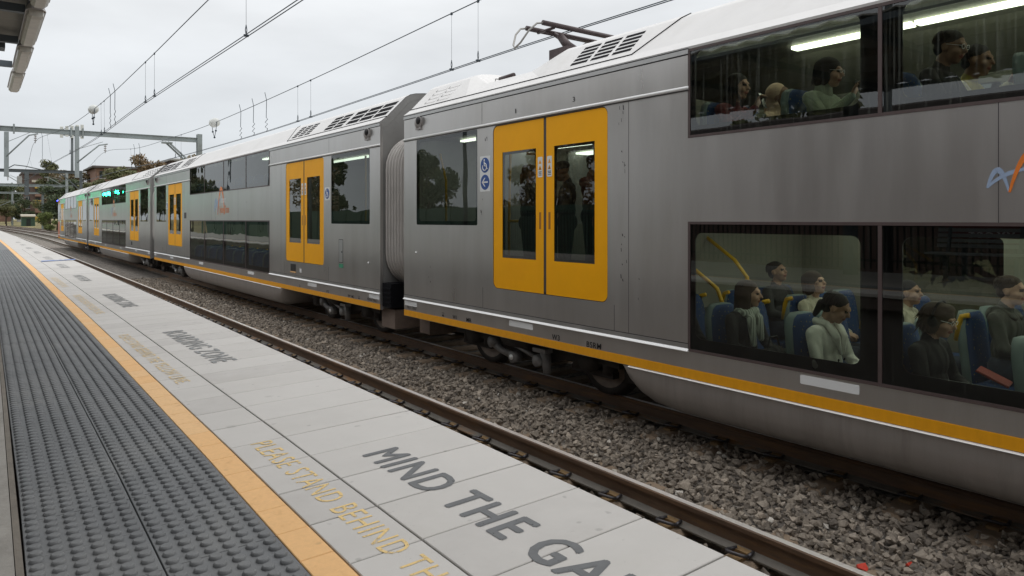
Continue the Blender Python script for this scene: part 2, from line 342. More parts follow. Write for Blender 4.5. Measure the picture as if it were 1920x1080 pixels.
# ------------------------------------------------------------------ mesh helpers
class MB:
    def __init__(s):
        s.v = []; s.f = []; s.m = []; s.sm = []

    def add(s, vs_, fs, mi=0, smooth=False):
        o = len(s.v)
        s.v += [tuple(v) for v in vs_]
        for f in fs:
            s.f.append(tuple(i + o for i in f)); s.m.append(mi); s.sm.append(smooth)
        return s

    def box(s, a, b, mi=0):
        (x0, y0, z0), (x1, y1, z1) = a, b
        v = [(x0, y0, z0), (x1, y0, z0), (x1, y1, z0), (x0, y1, z0), (x0, y0, z1), (x1, y0, z1), (x1, y1, z1), (x0, y1, z1)]
        return s.add(v, [(3, 2, 1, 0), (4, 5, 6, 7), (0, 1, 5, 4), (1, 2, 6, 5), (2, 3, 7, 6), (3, 0, 4, 7)], mi)

    def cham(s, a, b, c=0.005, mi=0):
        "box with chamfered top edge and vertical corners left square"
        (x0, y0, z0), (x1, y1, z1) = a, b
        v = [(x0, y0, z0), (x1, y0, z0), (x1, y1, z0), (x0, y1, z0),
             (x0, y0, z1 - c), (x1, y0, z1 - c), (x1, y1, z1 - c), (x0, y1, z1 - c),
             (x0 + c, y0 + c, z1), (x1 - c, y0 + c, z1), (x1 - c, y1 - c, z1), (x0 + c, y1 - c, z1)]
        f = [(3, 2, 1, 0), (8, 9, 10, 11)]
        for i in range(4):
            j = (i + 1) % 4
            f += [(i, j, j + 4, i + 4), (i + 4, j + 4, j + 8, i + 8)]
        return s.add(v, f, mi)

    def tube(s, pts, r, n=6, mi=0, smooth=True, cap=True):
        pts = [Vector(p) for p in pts]
        rs = r if isinstance(r, (list, tuple)) else [r] * len(pts)
        vs_ = []; fs = []
        up = None
        for i, p in enumerate(pts):
            d = (pts[min(i + 1, len(pts) - 1)] - pts[max(i - 1, 0)])
            if d.length < 1e-9: d = Vector((0, 0, 1))
            d.normalize()
            if up is None:
                up = Vector((0, 0, 1)) if abs(d.z) < 0.9 else Vector((1, 0, 0))
            a = d.cross(up)
            if a.length < 1e-4: a = d.cross(Vector((0, 1, 0.01)))
            a.normalize(); bb = a.cross(d).normalized(); up = bb
            for k in range(n):
                an = 2 * math.pi * k / n
                vs_.append(p + (a * math.cos(an) + bb * math.sin(an)) * rs[i])
        for i in range(len(pts) - 1):
            for k in range(n):
                fs.append((i * n + k, i * n + (k + 1) % n, (i + 1) * n + (k + 1) % n, (i + 1) * n + k))
        if cap:
            fs.append(tuple(range(n))[::-1]); fs.append(tuple((len(pts) - 1) * n + k for k in range(n)))
        return s.add(vs_, fs, mi, smooth)

    def loft(s, rings, closed=True, caps=True, mi=0, smooth=False):
        n = len(rings[0]); vs_ = [p for r in rings for p in r]; fs = []
        for i in range(len(rings) - 1):
            for k in range(n if closed else n - 1):
                k2 = (k + 1) % n
                fs.append((i * n + k, i * n + k2, (i + 1) * n + k2, (i + 1) * n + k))
        if caps:
            fs.append(tuple(range(n))[::-1]); fs.append(tuple((len(rings) - 1) * n + k for k in range(n)))
        return s.add(vs_, fs, mi, smooth)

    def ell(s, c, r, nu=12, nv=8, mi=0, rot=None):
        vs_ = []; fs = []
        for j in range(nv + 1):
            ph = math.pi * j / nv
            for i in range(nu):
                th_ = 2 * math.pi * i / nu
                p = Vector((r[0] * math.sin(ph) * math.cos(th_), r[1] * math.sin(ph) * math.sin(th_), r[2] * math.cos(ph)))
                if rot: p = rot @ p
                vs_.append(p + Vector(c))
        for j in range(nv):
            for i in range(nu):
                a, b_ = j * nu + i, j * nu + (i + 1) % nu
                fs.append((a, a + nu, b_ + nu, b_))
        return s.add(vs_, fs, mi, True)

    def plate(s, outer, holes, x0, th_, mi=0, mi_side=None):
        "flat plate in the local yz plane at x0 with thickness th_ along +x, with holes"
        if mi_side is None: mi_side = mi
        loops = [outer] + list(holes)
        flat = [p for l in loops for p in l]
        tri = tessellate_polygon([[Vector((p[0], p[1], 0)) for p in l] for l in loops])
        nn = len(flat)
        vs_ = [(x0, p[0], p[1]) for p in flat] + [(x0 + th_, p[0], p[1]) for p in flat]
        fs = []
        for t_ in tri:
            a, b_, c_ = [flat[i] for i in t_]
            ar = (b_[0] - a[0]) * (c_[1] - a[1]) - (b_[1] - a[1]) * (c_[0] - a[0])
            if abs(ar) < 1e-10: continue
            tt = tuple(t_) if ar < 0 else tuple(t_)[::-1]
            fs.append(tt); fs.append(tuple(i + nn for i in tt[::-1]))
        s.add(vs_, fs, mi)
        o = 0
        sf = []
        for l in loops:
            k = len(l)
            for i in range(k):
                j = (i + 1) % k
                sf.append((o + i, o + j, o + j + nn, o + i + nn))
            o += k
        s.add(vs_, sf, mi_side)
        return s

    def mesh(s, name, mats):
        me = bpy.data.meshes.new(name)
        me.from_pydata(s.v, [], s.f)
        for m_ in (mats if isinstance(mats, (list, tuple)) else [mats]):
            me.materials.append(MATS[m_])
        me.polygons.foreach_set('material_index', s.m)
        me.polygons.foreach_set('use_smooth', s.sm)
        me.update()
        return me

def rrect(y0, z0, y1, z1, r, n=5, corners=(1, 1, 1, 1)):
    "rounded rectangle, corners order: (y0,z0),(y1,z0),(y1,z1),(y0,z1)"
    pts = []
    for (cx_, cz_, a0, on) in ((y0, z0, 180, corners[0]), (y1, z0, 270, corners[1]), (y1, z1, 0, corners[2]), (y0, z1, 90, corners[3])):
        rr_ = r if on else 0
        ox = cx_ + (rr_ if cx_ == y0 else -rr_); oz = cz_ + (rr_ if cz_ == z0 else -rr_)
        if not on: pts.append((cx_, cz_)); continue
        for k in range(n + 1):
            a = R(a0 + 90 * k / n)
            pts.append((ox + rr_ * math.cos(a), oz + rr_ * math.sin(a)))
    return pts

def link(name, me, parent=None, loc=(0, 0, 0), rot=(0, 0, 0), scale=None):
    o = bpy.data.objects.new(name, me)
    COL.objects.link(o)
    o.location = loc; o.rotation_euler = rot
    if scale: o.scale = scale
    if parent: o.parent = parent
    return o

def tag(o, label=None, cat=None, group=None, kind=None):
    if label: o['label'] = label
    if cat: o['category'] = cat
    if group: o['group'] = group
    if kind: o['kind'] = kind
    return o

def thing(name, label, cat, loc=(0, 0, 0), rot=(0, 0, 0), group=None):
    o = link(name, None, None, loc, rot)
    o.empty_display_size = 0.2
    return tag(o, label, cat, group)

CACHE = {}
def part(key, name, mats, fn, parent, loc=(0, 0, 0), rot=(0, 0, 0), scale=None):
    if key is None or key not in CACHE:
        mb = MB(); fn(mb); me = mb.mesh(name, mats)
        if key is None: return link(name, me, parent, loc, rot, scale)
        CACHE[key] = me
    return link(name, CACHE[key], parent, loc, rot, scale)

TXT = {}
def text_mesh(body, m_, bold=0.0, shear=0.0):
    k = (body, m_, bold, shear)
    if k in TXT: return TXT[k]
    cu = bpy.data.curves.new('t', 'FONT'); cu.body = body; cu.size = 1.0; cu.offset = bold; cu.resolution_u = 3; cu.shear = shear; cu.space_character = 1.12
    o = bpy.data.objects.new('t', cu); COL.objects.link(o)
    bpy.context.view_layer.update()
    me = bpy.data.meshes.new_from_object(o.evaluated_get(bpy.context.evaluated_depsgraph_get()))
    bpy.data.objects.remove(o); bpy.data.curves.remove(cu)
    co_ = np.empty(len(me.vertices) * 3, dtype=np.float32); me.vertices.foreach_get('co', co_); co_ = co_.reshape(-1, 3)
    mn, mx_ = co_.min(0), co_.max(0)
    co_[:, 0] = (co_[:, 0] - mn[0]) / max(1e-6, mx_[0] - mn[0])      # normalised to width 1
    co_[:, 1] = co_[:, 1] / 0.7                                       # cap height 1
    me.vertices.foreach_set('co', co_.ravel())
    me.materials.clear(); me.materials.append(MATS[m_]); me.update()
    TXT[k] = me
    return me

def side_text(body, parent, ystart, yend, z, h, m_='print_black', name='lettering', bold=0.01, x=-1.504):
    "text on the platform side of a carriage; reads towards -y"
    me = text_mesh(body, m_, bold)
    o = link(name, me, parent, (x, ystart, z), (R(90), 0, R(-90)))
    o.scale = (abs(ystart - yend), h, 1)
    return o

# ------------------------------------------------------------------ track / platform alignment
def bend(Y):
    d = max(0.0, Y - 66.0)
    return -d * d / 1250.0
def rise(Y):
    d = max(0.0, Y - 72.0)
    return 0.011 * d
_cy = [-8, 0, 3, 8, 16, 30, 45, 60, 70, 500]
_cv = [-.07, -.01, .04, .085, .125, .15, .13, .07, .02, .02]
def cx(Y):
    return float(np.interp(Y, _cy, _cv)) + bend(Y)
EDGE = 1.606
def pz(X):
    "platform surface height (falls away from the edge)"
    return 1.135 - 0.03 * (EDGE - X)

# ------------------------------------------------------------------ ground
def build_ground():
    mb = MB()
    ys = list(np.arange(-30, 66, 8.0)) + list(np.arange(66, 200, 6.0)) + [220, 260, 320, 450, 700, 1500]
    xs = [-700, -60, -12, -5, 1.4, 3.3, 3.75, 4.4, 5.0, 5.6, 6.3, 8.3, 9.0, 11.6, 13, 20, 60, 200, 900]
    zs = {-700: -.4, -60: -.4, -12: -.35, -5: -.35, 1.4: -.32, 3.3: -.235, 3.75: -.24, 4.4: -.225, 5.0: -.20, 5.6: -.225, 6.3: -.24, 8.3: -.23, 9: -.23, 11.6: -.24, 13: -.42, 20: -.3, 60: .3, 200: 1, 900: 1}
    v = []; f = []
    for y in ys:
        for x in xs:
            v.append((x + (bend(min(y, 200)) if -6 < x < 14 else 0), y, zs[x] + rise(min(y, 260)) * (1 if x < 14 else 1.2)))
    nx = len(xs)
    for j in range(len(ys) - 1):
        for i in range(nx - 1):
            f.append((j * nx + i, j * nx + i + 1, (j + 1) * nx + i + 1, (j + 1) * nx + i))
    mb.add(v, f, 0, True)
    for k, fc in enumerate(mb.f):
        xm = sum(mb.v[i][0] for i in fc) / 4; ym = sum(mb.v[i][1] for i in fc) / 4
        if xm - bend(min(ym, 200)) > 12.5 or xm < -9: mb.m[k] = 1
    o = link('ground', mb.mesh('ground', ['ballast_ground', 'grass_dry']))
    tag(o, 'stony grey-brown trackbed and dry verge around the rails', None, kind='structure')
build_ground()

def build_ballast():
    # a few angular stone shapes
    shapes = []
    for k in range(8):
        bm = bmesh.new()
        for i in range(11):
            d = Vector(RNG.normal(size=3)); d.normalize()
            d = Vector((d.x * 1.0, d.y * RNG.uniform(.65, .95), d.z * RNG.uniform(.5, .8)))
            bm.verts.new(d * RNG.uniform(.82, 1.0))
        r_ = bmesh.ops.convex_hull(bm, input=bm.verts)
        bmesh.ops.delete(bm, geom=[g for g in r_['geom_interior'] if isinstance(g, bmesh.types.BMVert)], context='VERTS')
        bmesh.ops.triangulate(bm, faces=bm.faces)
        bm.verts.index_update()
        vv = np.array([v_.co[:] for v_ in bm.verts]); ff = np.array([[l.index for l in f_.verts] for f_ in bm.faces])
        shapes.append((vv, ff)); bm.free()
    V = []; F = []; T = []; off = 0
    def gz(x): return float(np.interp(x, [1.4, 3.3, 3.75, 4.4, 5.0, 5.6, 6.3, 8.3], [-.32, -.235, -.24, -.225, -.2, -.225, -.24, -.23]))
    def drop(xa, xb, ya, yb, sp, smin, smax, lift):
        nonlocal off
        nxs = int((xb - xa) / sp); nys = int((yb - ya) / sp)
        for i in range(nxs):
            for j in range(nys):
                x = xa + (i + RNG.uniform(0, 1)) * sp; y = ya + (j + RNG.uniform(0, 1)) * sp
                dx = cx(y) * 0.75
                if abs(x - (4.07 + dx)) < 0.085 or abs(x - 5.99) < 0.09: continue
                ph = ((y - 0.13) / 0.6) % 1.0
                if (abs(ph - 0.5) * 0.6 < 0.105) and (4.07 + dx - .2 < x < 4.07 + dx + RNG.uniform(.27, .36)): continue
                ph2 = ((y + 0.1) / 0.6) % 1.0
                if (abs(ph2 - 0.5) * 0.6 < 0.07) and (5.72 < x < 5.92): continue
                s_ = RNG.uniform(smin, smax) * (1.35 if RNG.random() < .12 else (.65 if RNG.random() < .25 else 1))
                vv, ff = shapes[RNG.integers(0, 8)]
                q = Euler(RNG.uniform(-.5, .5, 2).tolist() + [RNG.uniform(0, 6.28)]).to_matrix()
                p_ = (vv * s_) @ np.array(q).T + np.array([x, y, gz(x) + lift + RNG.uniform(-.012, .02)])
                V.append(p_); F.append(ff + off); off += len(vv)
                T.append(np.full(len(vv), np.clip(RNG.normal(.45, .22), 0, 1)))
    drop(3.55, 6.25, 0.2, 9.0, .050, .026, .046, .012)
    drop(3.55, 6.25, 9.0, 17.0, .056, .028, .045, .012)
    drop(3.7, 6.2, 17.0, 30.0, .08, .04, .058, .008)
    drop(4.1, 5.9, 0.2, 9.0, .085, .028, .050, .044)
    V = np.concatenate(V); F = np.concatenate(F); T = np.concatenate(T)
    me = bpy.data.meshes.new('ballast')
    me.vertices.add(len(V)); me.vertices.foreach_set('co', V.astype(np.float32).ravel())
    me.loops.add(F.size); me.polygons.add(len(F))
    me.loops.foreach_set('vertex_index', F.astype(np.int32).ravel())
    me.polygons.foreach_set('loop_start', np.arange(0, F.size, 3, dtype=np.int32))
    a = me.attributes.new('tint', 'FLOAT', 'POINT'); a.data.foreach_set('value', T.astype(np.float32))
    me.materials.append(MATS['ballast_stone'])
    me.update(calc_edges=True); me.validate(); me.shade_flat()
    o = link('ballast', me)
    tag(o, 'loose grey-brown crushed stone ballast between the two tracks', 'ballast', kind='stuff')
    vv, ff = shapes[2]
    for nm, (x, y, s_), lb in (('painted_stone', (4.50, 2.28, .05), 'larger bright red painted ballast stone beside the near rail'),
                               ('painted_stone', (4.75, 2.10, .034), 'smaller bright red painted ballast stone deeper in the ballast')):
        mb = MB(); mb.add([tuple(p_ * s_) for p_ in vv], [tuple(int(i) for i in f_) for f_ in ff])
        tag(link(nm, mb.mesh(nm, 'red_paint'), None, (x, y, gz(x) + .055), (.4, .3, x)), lb, 'stone')
build_ballast()

# ------------------------------------------------------------------ tracks
RAILP = [(-.07, -.172), (.07, -.172), (.07, -.160), (.012, -.138), (.010, -.048), (.034, -.036), (.035, -.008), (.026, 0), (-.026, 0), (-.035, -.008), (-.034, -.036), (-.010, -.048), (-.012, -.138), (-.07, -.160)]
RAILM = [1, 1, 1, 0, 0, 0, 0, 2, 0, 0, 0, 0, 1, 1]
def rail_mesh(xf, y0, y1):
    mb = MB()
    ys = list(np.arange(y0, min(y1, 66), 2.0)) + list(np.arange(66, y1 + 1, 5.0))
    rings = [[(xf(y) + p_[0], y, rise(y) + p_[1]) for p_ in RAILP] for y in ys]
    n = len(RAILP); vs_ = [p_ for r_ in rings for p_ in r_]
    for k in range(n):
        fs = [(i * n + k, i * n + (k + 1) % n, (i + 1) * n + (k + 1) % n, (i + 1) * n + k) for i in range(len(rings) - 1)]
        mb.add(vs_ if k == 0 else [], [], 0)
        for f_ in fs:
            mb.f.append(f_); mb.m.append(RAILM[k]); mb.sm.append(False)
    mb.f.append(tuple(range(n))[::-1]); mb.m.append(0); mb.sm.append(False)
    return mb.mesh('rail', ['rail_side', 'rail_foot', 'rail_top'])

def clip_fn(mb):
    mb.tube([(-.035, -.055, .012), (-.055, -.06, .02), (-.085, -.045, .03), (-.10, -.01, .034), (-.095, .03, .03), (-.07, .05, .022), (-.04, .045, .02), (-.015, .03, .024)], .0095, 6, 0)
    mb.tube([(-.035, -.055, .012), (.012, -.05, .02)], .0095, 6, 0)
    mb.box((-.03, -.045, -.006), (.012, .045, .022), 1)
    mb.box((-.10, -.035, -.02), (-.03, .035, .004), 1)

def track(label, xc, curve, y0, y1, sl_y0, sl_y1, clip_side, phase, sl_len=2.5):
    t_ = thing('railway_track', label, 'track', (0, 0, 0))
    rails = []
    for s_ in (-1, 1):
        rails.append(link('rail', rail_mesh(lambda y: xc + s_ * .7525 + curve(y), y0, y1), t_))
    def sl(mb):
        mb.cham((-sl_len / 2, -.115, -.16), (sl_len / 2, .115, 0), .03)
    k = 0
    y = sl_y0
    while y < sl_y1:
        part('sleeper%s' % sl_len, 'sleeper', 'sleeper', sl, t_, (xc + curve(y), y, -.178 + rise(y)))
        if y < 26 and clip_side:
            for s_ in clip_side:
                part('clip', 'rail_clip', ['clip_steel', 'clip_rust'], clip_fn, rails[1 if s_ > 0 else 0],
                     (xc + s_ * .7525 + curve(y) - .055, y, -.160), (0, 0, 0), (1.35, 1.25, 1.35))
        y += 0.6
    return t_
ncurve = lambda y: 0.75 * (cx(y) - bend(y)) + bend(y)
track('empty railway track with shiny rail running beside the platform edge', 4.07 - .7525, ncurve, -6, 190, 0.43, 30, (1,), 0)
track('dark railway track beneath the double deck train', 5.99 + .7525, lambda y: bend(y), -6, 190, 0.2, 30, (-1,), 0)
track('third railway track seen left of the leading carriage, beyond the train', 10.3, lambda y: bend(y), 30, 190, 62, 100, (), 0)

# ------------------------------------------------------------------ platform
PL_Y0, PL_Y1, TILE_Y1 = -4.0, 130.0, 27.0
XT0, XT1, XT2, XY, XN = .079, .381, .683, .784, 1.009
def strip_mesh(xa, xb, ya, yb, dz, m_, thick=.3, step=3.0):
    mb = MB(); rings = []
    ys = list(np.arange(ya, yb, step)) + [yb]
    for y in ys:
        c_ = cx(y); zz = rise(y) * .9
        rings.append([(xa + c_, y, pz(xa) + dz + zz), (xb + c_, y, pz(xb) + dz + zz), (xb + c_, y, pz(xb) + dz - thick + zz), (xa + c_, y, pz(xa) + dz - thick + zz)])
    mb.loft(rings)
    return mb.mesh('strip', m_)
plat = link('platform', strip_mesh(-5.0, EDGE - .012, PL_Y0, PL_Y1, -.05, 'grout', .14))
tag(plat, 'long station platform of pale edge tiles, yellow line and grey tactile paving', None, kind='structure')
link('concrete_apron', strip_mesh(-5.0, XT0 - .022, PL_Y0, PL_Y1, 0.0, 'concrete', .1), plat)
link('kerb_trim', strip_mesh(XT0 - .02, XT0 - .002, PL_Y0, PL_Y1, 0.002, 'kerb_brown', .1), plat)

def tact_fn(mb):
    mb.cham((0, 0, -.04), (.2995, .297, 0), .0015)
    n = 12
    for i in range(6):
        for j in range(6):
            x = .0247 + i * .0496; y = .0247 + j * .0496
            rg = []
            for (r_, z_) in ((.0185, -.0005), (.0175, .0050), (.0135, .0092)):
                rg.append([(x + r_ * math.cos(2 * math.pi * k / n), y + r_ * math.sin(2 * math.pi * k / n), z_) for k in range(n)])
            o_ = len(mb.v)
            mb.loft(rg, True, False, 0, True)
            mb.f.append(tuple(o_ + 2 * n + k for k in range(n))); mb.m.append(0); mb.sm.append(False)
def tile(key, name, m_, w, l, x, y, ang_y0, dz=0.0):
    a = math.atan((cx(y + l) - cx(y)) / l)
    jz = random.uniform(-.0002, .0002)
    o = part(key, name, m_, lambda mb: mb.cham((0, 0, -.04), (w, l, 0), .0022), plat, (x + cx(y), y, pz(x) + dz + jz), (0, -math.atan(.03), -a))
    return o
y = -.30
row = 0
while y < TILE_Y1:
    for x in (XT0 + .001, XT1 + .002):
        a = math.atan((cx(y + .3) - cx(y)) / .3)
        part('tact', 'tactile_tile', 'tactile_slate', tact_fn, plat, (x + cx(y), y + .0015, pz(x) + random.uniform(-.001, .001)), (0, -math.atan(.03), -a))
    mm = random.choice(['tile_white', 'tile_white', 'tile_white_worn', 'tile_white_pale'])
    gap = .005 if row % 4 else .009
    tile('nar' + mm + str(gap), 'narrow_tile', mm, XN - XY - .006, .3 - gap, XY + .003, y + gap / 2, 0)
    mm = random.choice(['tile_white', 'tile_white', 'tile_white_pale', 'tile_white_worn'])
    tile('edg' + mm + str(gap), 'edge_tile', mm, EDGE - XN - .003, .3 - gap, XN + .003, y + gap / 2, 0)
    y += .3; row += 1
tact_end = y
y2 = -.30
while y2 < TILE_Y1 - .01:
    mm = random.choice(['tile_yellow', 'tile_yellow', 'tile_yellow_faded'])
    tile('yel' + mm, 'yellow_tile', mm, XY - XT2 - .004, .197, XT2 + .002, y2 + .0015, 0)
    y2 += .2
# beyond the pieces: one strip each, fine joints in the far material are below a pixel
link('far_tactile_strip', strip_mesh(XT0, XT2, tact_end, PL_Y1, .001, 'tactile_slate', .04), plat)
link('far_yellow_strip', strip_mesh(XT2 + .002, XY - .002, y2, PL_Y1, 0, 'tile_yellow', .04), plat)
link('far_white_strip', strip_mesh(XY + .003, EDGE, tact_end, PL_Y1, 0, 'tile_white', .04), plat)

def plat_text(body, x_base, capH, ystart, yend, m_, bold=.012, shear=0.0):
    me = text_mesh(body, m_, 0.0, shear)
    if bold > 0:
        k2 = ('B', body, m_, bold)
        if k2 not in TXT:
            bm = bmesh.new()
            W_ = bold / max(1e-6, ystart - yend)
            for q, (dx_, dy_) in enumerate(((-W_, 0), (W_, 0), (0, bold / capH * .7), (0, -bold / capH * .7), (0, 0))):
                o0 = len(bm.verts); bm.from_mesh(me); bm.verts.ensure_lookup_table()
                for v_ in bm.verts[o0:]: v_.co += Vector((dx_, dy_, q * .0001))
            nm_ = bpy.data.meshes.new('lettering'); bm.to_mesh(nm_); bm.free(); nm_.materials.append(MATS[m_]); TXT[k2] = nm_
        me = TXT[k2]
    o = link('lettering', me, plat, (x_base, ystart, pz(x_base) + .0007), (0, -math.atan(.03), 0))
    ax = Matrix(((0, 1, 0), (-1, 0, 0), (0, 0, 1)))         # text x -> -Y, text y -> +X
    # rotation about z by -90 deg maps x->-y, y->x
    o.rotation_euler = (Matrix.Rotation(-math.atan(.03), 3, 'Y') @ Matrix.Rotation(R(-90), 3, 'Z')).to_euler()
    o.scale = (ystart - yend, capH, 1)
    return o
plat_text('MIND THE GAP', 1.203, .148, 2.56, 1.20, 'lettering_grey', .0055)
plat_text('PLEASE STAND BEHIND THE YELLOW LINE.', .902, .088, 2.99, .72, 'lettering_yellow', 0)
plat_text('BOARDING ZONE', 1.215, .150, 6.34, 4.78, 'lettering_grey_worn', .004)
plat_text('PLEASE STAND BEHIND THE YELLOW LINE.', .905, .080, 6.45, 4.33, 'lettering_yellow_worn', 0)
plat_text('BOARDING ZONE', 1.235, .145, 9.96, 8.38, 'lettering_grey_worn', .003)
plat_text('PLEASE STAND BEHIND THE YELLOW LINE.', .945, .080, 10.2, 8.0, 'lettering_yellow_worn', .0)
plat_text('MIND THE GAP', 1.265, .13, 13.66, 12.28, 'lettering_grey_worn', .003)
plat_text('PLEASE STAND BEHIND THE YELLOW LINE.', .95, .080, 13.5, 11.5, 'lettering_yellow_worn', .0)
for k, (b_, y) in enumerate((('MIND THE GAP', 17.3), ('MIND THE GAP', 20.9), ('BOARDING ZONE', 24.6), ('BOARDING ZONE', 28.3), ('MIND THE GAP', 32.0), ('BOARDING ZONE', 35.7))):
    plat_text(b_, 1.30, .14, y, y - 1.45, 'lettering_grey_worn', .0)
mb = MB(); mb.box((0, -.14, 0), (.64, .14, .004)); link('painted_bar', mb.mesh('painted_bar', 'lettering_blue'), plat, (1.15, 18.72, pz(1.2) + .003), (0, -math.atan(.03), 0))
mb = MB()
mb.ell((.30, .02, .005), (.05, .03, .003), 12, 4); mb.box((.24, -.06, .004), (.38, -.03, .007)); mb.ell((.40, -.02, .005), (.035, .05, .003), 12, 4)
link('painted_symbol', mb.mesh('painted_symbol', 'logo_white'), plat, (1.15, 18.72, pz(1.2) + .003), (0, -math.atan(.03), 0))
# platform face under the edge
mb = MB(); rings = []
for y in list(np.arange(PL_Y0, 66, 4.0)) + list(np.arange(66, PL_Y1, 5.0)):
    c_ = cx(y); zz = rise(y)
    rings.append([(EDGE - .10 + c_, y, 1.05 + zz * .9), (EDGE - .10 + c_, y, -.4 + zz), (EDGE - .4 + c_, y, -.4 + zz), (EDGE - .4 + c_, y, 1.05 + zz * .9)])
mb.loft(rings); link('platform_wall', mb.mesh('platform_wall', 'wall_dark'), plat)

# ------------------------------------------------------------------ carriages
XC = 6.71
HL = 9.085
A0, A1 = HL - .38, HL - 1.98            # vestibule window
D0, D1 = HL - 2.33, HL - 4.37           # doors
DK = HL - 5.42                          # deck windows half length
PANES = [(1.945, DK), (0.0, 1.945), (-1.945, 0.0), (-DK, -1.945)]
ROOF = [(-1.5, 3.602), (-1.506, 3.622), (-1.39, 3.712), (-1.04, 4.065), (-.95, 4.118), (-.85, 4.145), (-.68, 4.165), (-.3, 4.178)]
ROOF = ROOF + [(0, 4.18)] + [(-a, b_) for a, b_ in ROOF[::-1]]

def side_holes():
    h = []
    for s_ in (1, -1):
        ya, yb = sorted((s_ * A0, s_ * A1)); h.append(rrect(ya, 1.965, yb, 3.215, .02, 2))
        ya, yb = sorted((s_ * D0, s_ * D1)); h.append(rrect(ya, 1.178, yb, 3.218, .085, 6))
    h.append(rrect(-DK, .85, DK, 2.01, .012, 2))
    h.append(rrect(-DK, 2.80, DK, 3.588, .012, 2))
    return h

def fn_side(mb):
    mb.plate([(-HL, .68), (HL, .68), (HL, 3.60), (-HL, 3.60)], side_holes(), -1.5, .05)
def fn_sill(mb):
    mb.plate([(-HL, .583), (HL, .583), (HL, .68), (-HL, .68)], [], -1.5, .05)
def fn_far_side(mb):
    h = []
    for s_ in (1, -1):
        ya, yb = sorted((s_ * A0, s_ * A1)); h.append(rrect(ya, 1.965, yb, 3.215, .02, 2))
        ya, yb = sorted((s_ * (D0 - .2), s_ * (D0 - .85))); h.append(rrect(ya, 1.57, yb, 2.87, .02, 2))
        ya, yb = sorted((s_ * (D1 + .2), s_ * (D1 + .85))); h.append(rrect(ya, 1.57, yb, 2.87, .02, 2))
    for (a, b_) in PANES:
        h.append(rrect(a + .2, .98, b_ - .2, 1.86, .06, 3)); h.append(rrect(a + .2, 2.92, b_ - .2, 3.42, .06, 3))
    mb.plate([(-HL, .583), (HL, .583), (HL, 3.60), (-HL, 3.60)], h, 1.43, .07)

def roof_ring(y, zc, inset=0.0):
    return [(p_[0] * (1 - inset), y, min(p_[1], zc)) for p_ in ROOF]
def fn_roof(mb, stations):
    rings = [roof_ring(y, zc) for y, zc in stations]
    inner = [[(p_[0] * .95, y, p_[2] - .10) for p_ in rg] for rg, (y, zc) in zip(rings, stations)]
    mb.loft(rings, False, False, 0, False)
    mb.loft([r_[::-1] for r_ in inner], False, False, 1, False)
def fn_end(mb, s_):
    prof = [(-1.495, .60)] + [(p_[0] * .996, p_[1] - .006) for p_ in ROOF] + [(1.495, .60)]
    y0 = s_ * (HL - .05); y1 = s_ * (HL - .004)
    mb.loft([[(a, y0, b_) for a, b_ in prof], [(a, y1, b_) for a, b_ in prof]])
def belly_prof(k):
    pr = [(-1.497, .578), (-1.497, .47), (-1.490, .39), (-1.465, .31), (-1.40, .235), (-1.29, .19), (-1.1, .165), (1.1, .165), (1.29, .19), (1.40, .235), (1.465, .31), (1.490, .39), (1.497, .47), (1.497, .578)]
    return [(a, .578 - (.578 - b_) * k) for a, b_ in pr]
def fn_belly(mb):
    st = [(-4.50, .04), (-4.44, .45), (-4.33, .75), (-4.15, .93), (-3.9, 1.0), (3.9, 1.0), (4.15, .93), (4.33, .75), (4.44, .45), (4.50, .04)]
    mb.loft([[(a, y, b_) for a, b_ in belly_prof(k)] for y, k in st], False, False, 0, True)
def fn_stripe(mb):
    mb.box((-1.5035, -HL + .003, .588), (-1.499, HL - .003, .676))
def fn_silver(mb):
    for s_ in (1, -1):
        ya, yb = sorted((s_ * (DK + .004), s_ * (HL - .002)))
        mb.loft([[(-1.499, y_, .828), (-1.524, y_, .836), (-1.520, y_, .843), (-1.499, y_, .862)] for y_ in (ya, yb)], True, True, 0)
        mb.box((-1.5045, ya, .864), (-1.499, yb, .90), 1)
        mb.box((-1.5045, ya, .902), (-1.499, yb, .908), 2)
        mb.tube([(-1.503, ya, 3.246), (-1.503, yb, 3.246)], .019, 12, 0)
        mb.box((-1.513, ya, 3.221), (-1.499, yb, 3.2275), 2)
        mb.box((-1.503, ya, 3.548), (-1.499, yb, 3.556), 2)
        mb.box((-1.512, ya, 3.557), (-1.499, yb, 3.598), 1)
        mb.box((-1.514, ya, 3.599), (-1.499, yb, 3.607), 2)
    mb.loft([[(-1.494, y_, .566), (-1.516, y_, .572), (-1.513, y_, .577), (-1.494, y_, .586)] for y_ in (-4.42, 4.42)], True, True, 0)
def fn_deckframe(mb):
    for (za, zb) in ((.85, 2.01), (2.80, 3.588)):
        mb.plate([(-DK - .012, za - .014), (DK + .012, za - .014), (DK + .012, zb + .012), (-DK - .012, zb + .012)],
                 [[(-DK + .012, za + .010), (DK - .012, za + .010), (DK - .012, zb - .012), (-DK + .012, zb - .012)]], -1.5045, .03)
        for yb in (1.945, 0.0, -1.945):
            mb.box((-1.5035, yb - .014, za + .011), (-1.475, yb + .014, zb - .013))

def pane_fn(w0, w1, z0, z1):
    return lambda mb: mb.add([(-1.4975, w0, z0), (-1.4975, w1, z0), (-1.4975, w1, z1), (-1.4975, w0, z1)], [(3, 2, 1, 0)])
def frit_fn(w0, w1, z0, z1, m0, m1, mb_, mt, r=.07):
    return lambda mb: mb.plate([(w0, z0), (w1, z0), (w1, z1), (w0, z1)], [rrect(w0 + m0, z0 + mb_, w1 - m1, z1 - mt, r, 5)], -1.488, .012)

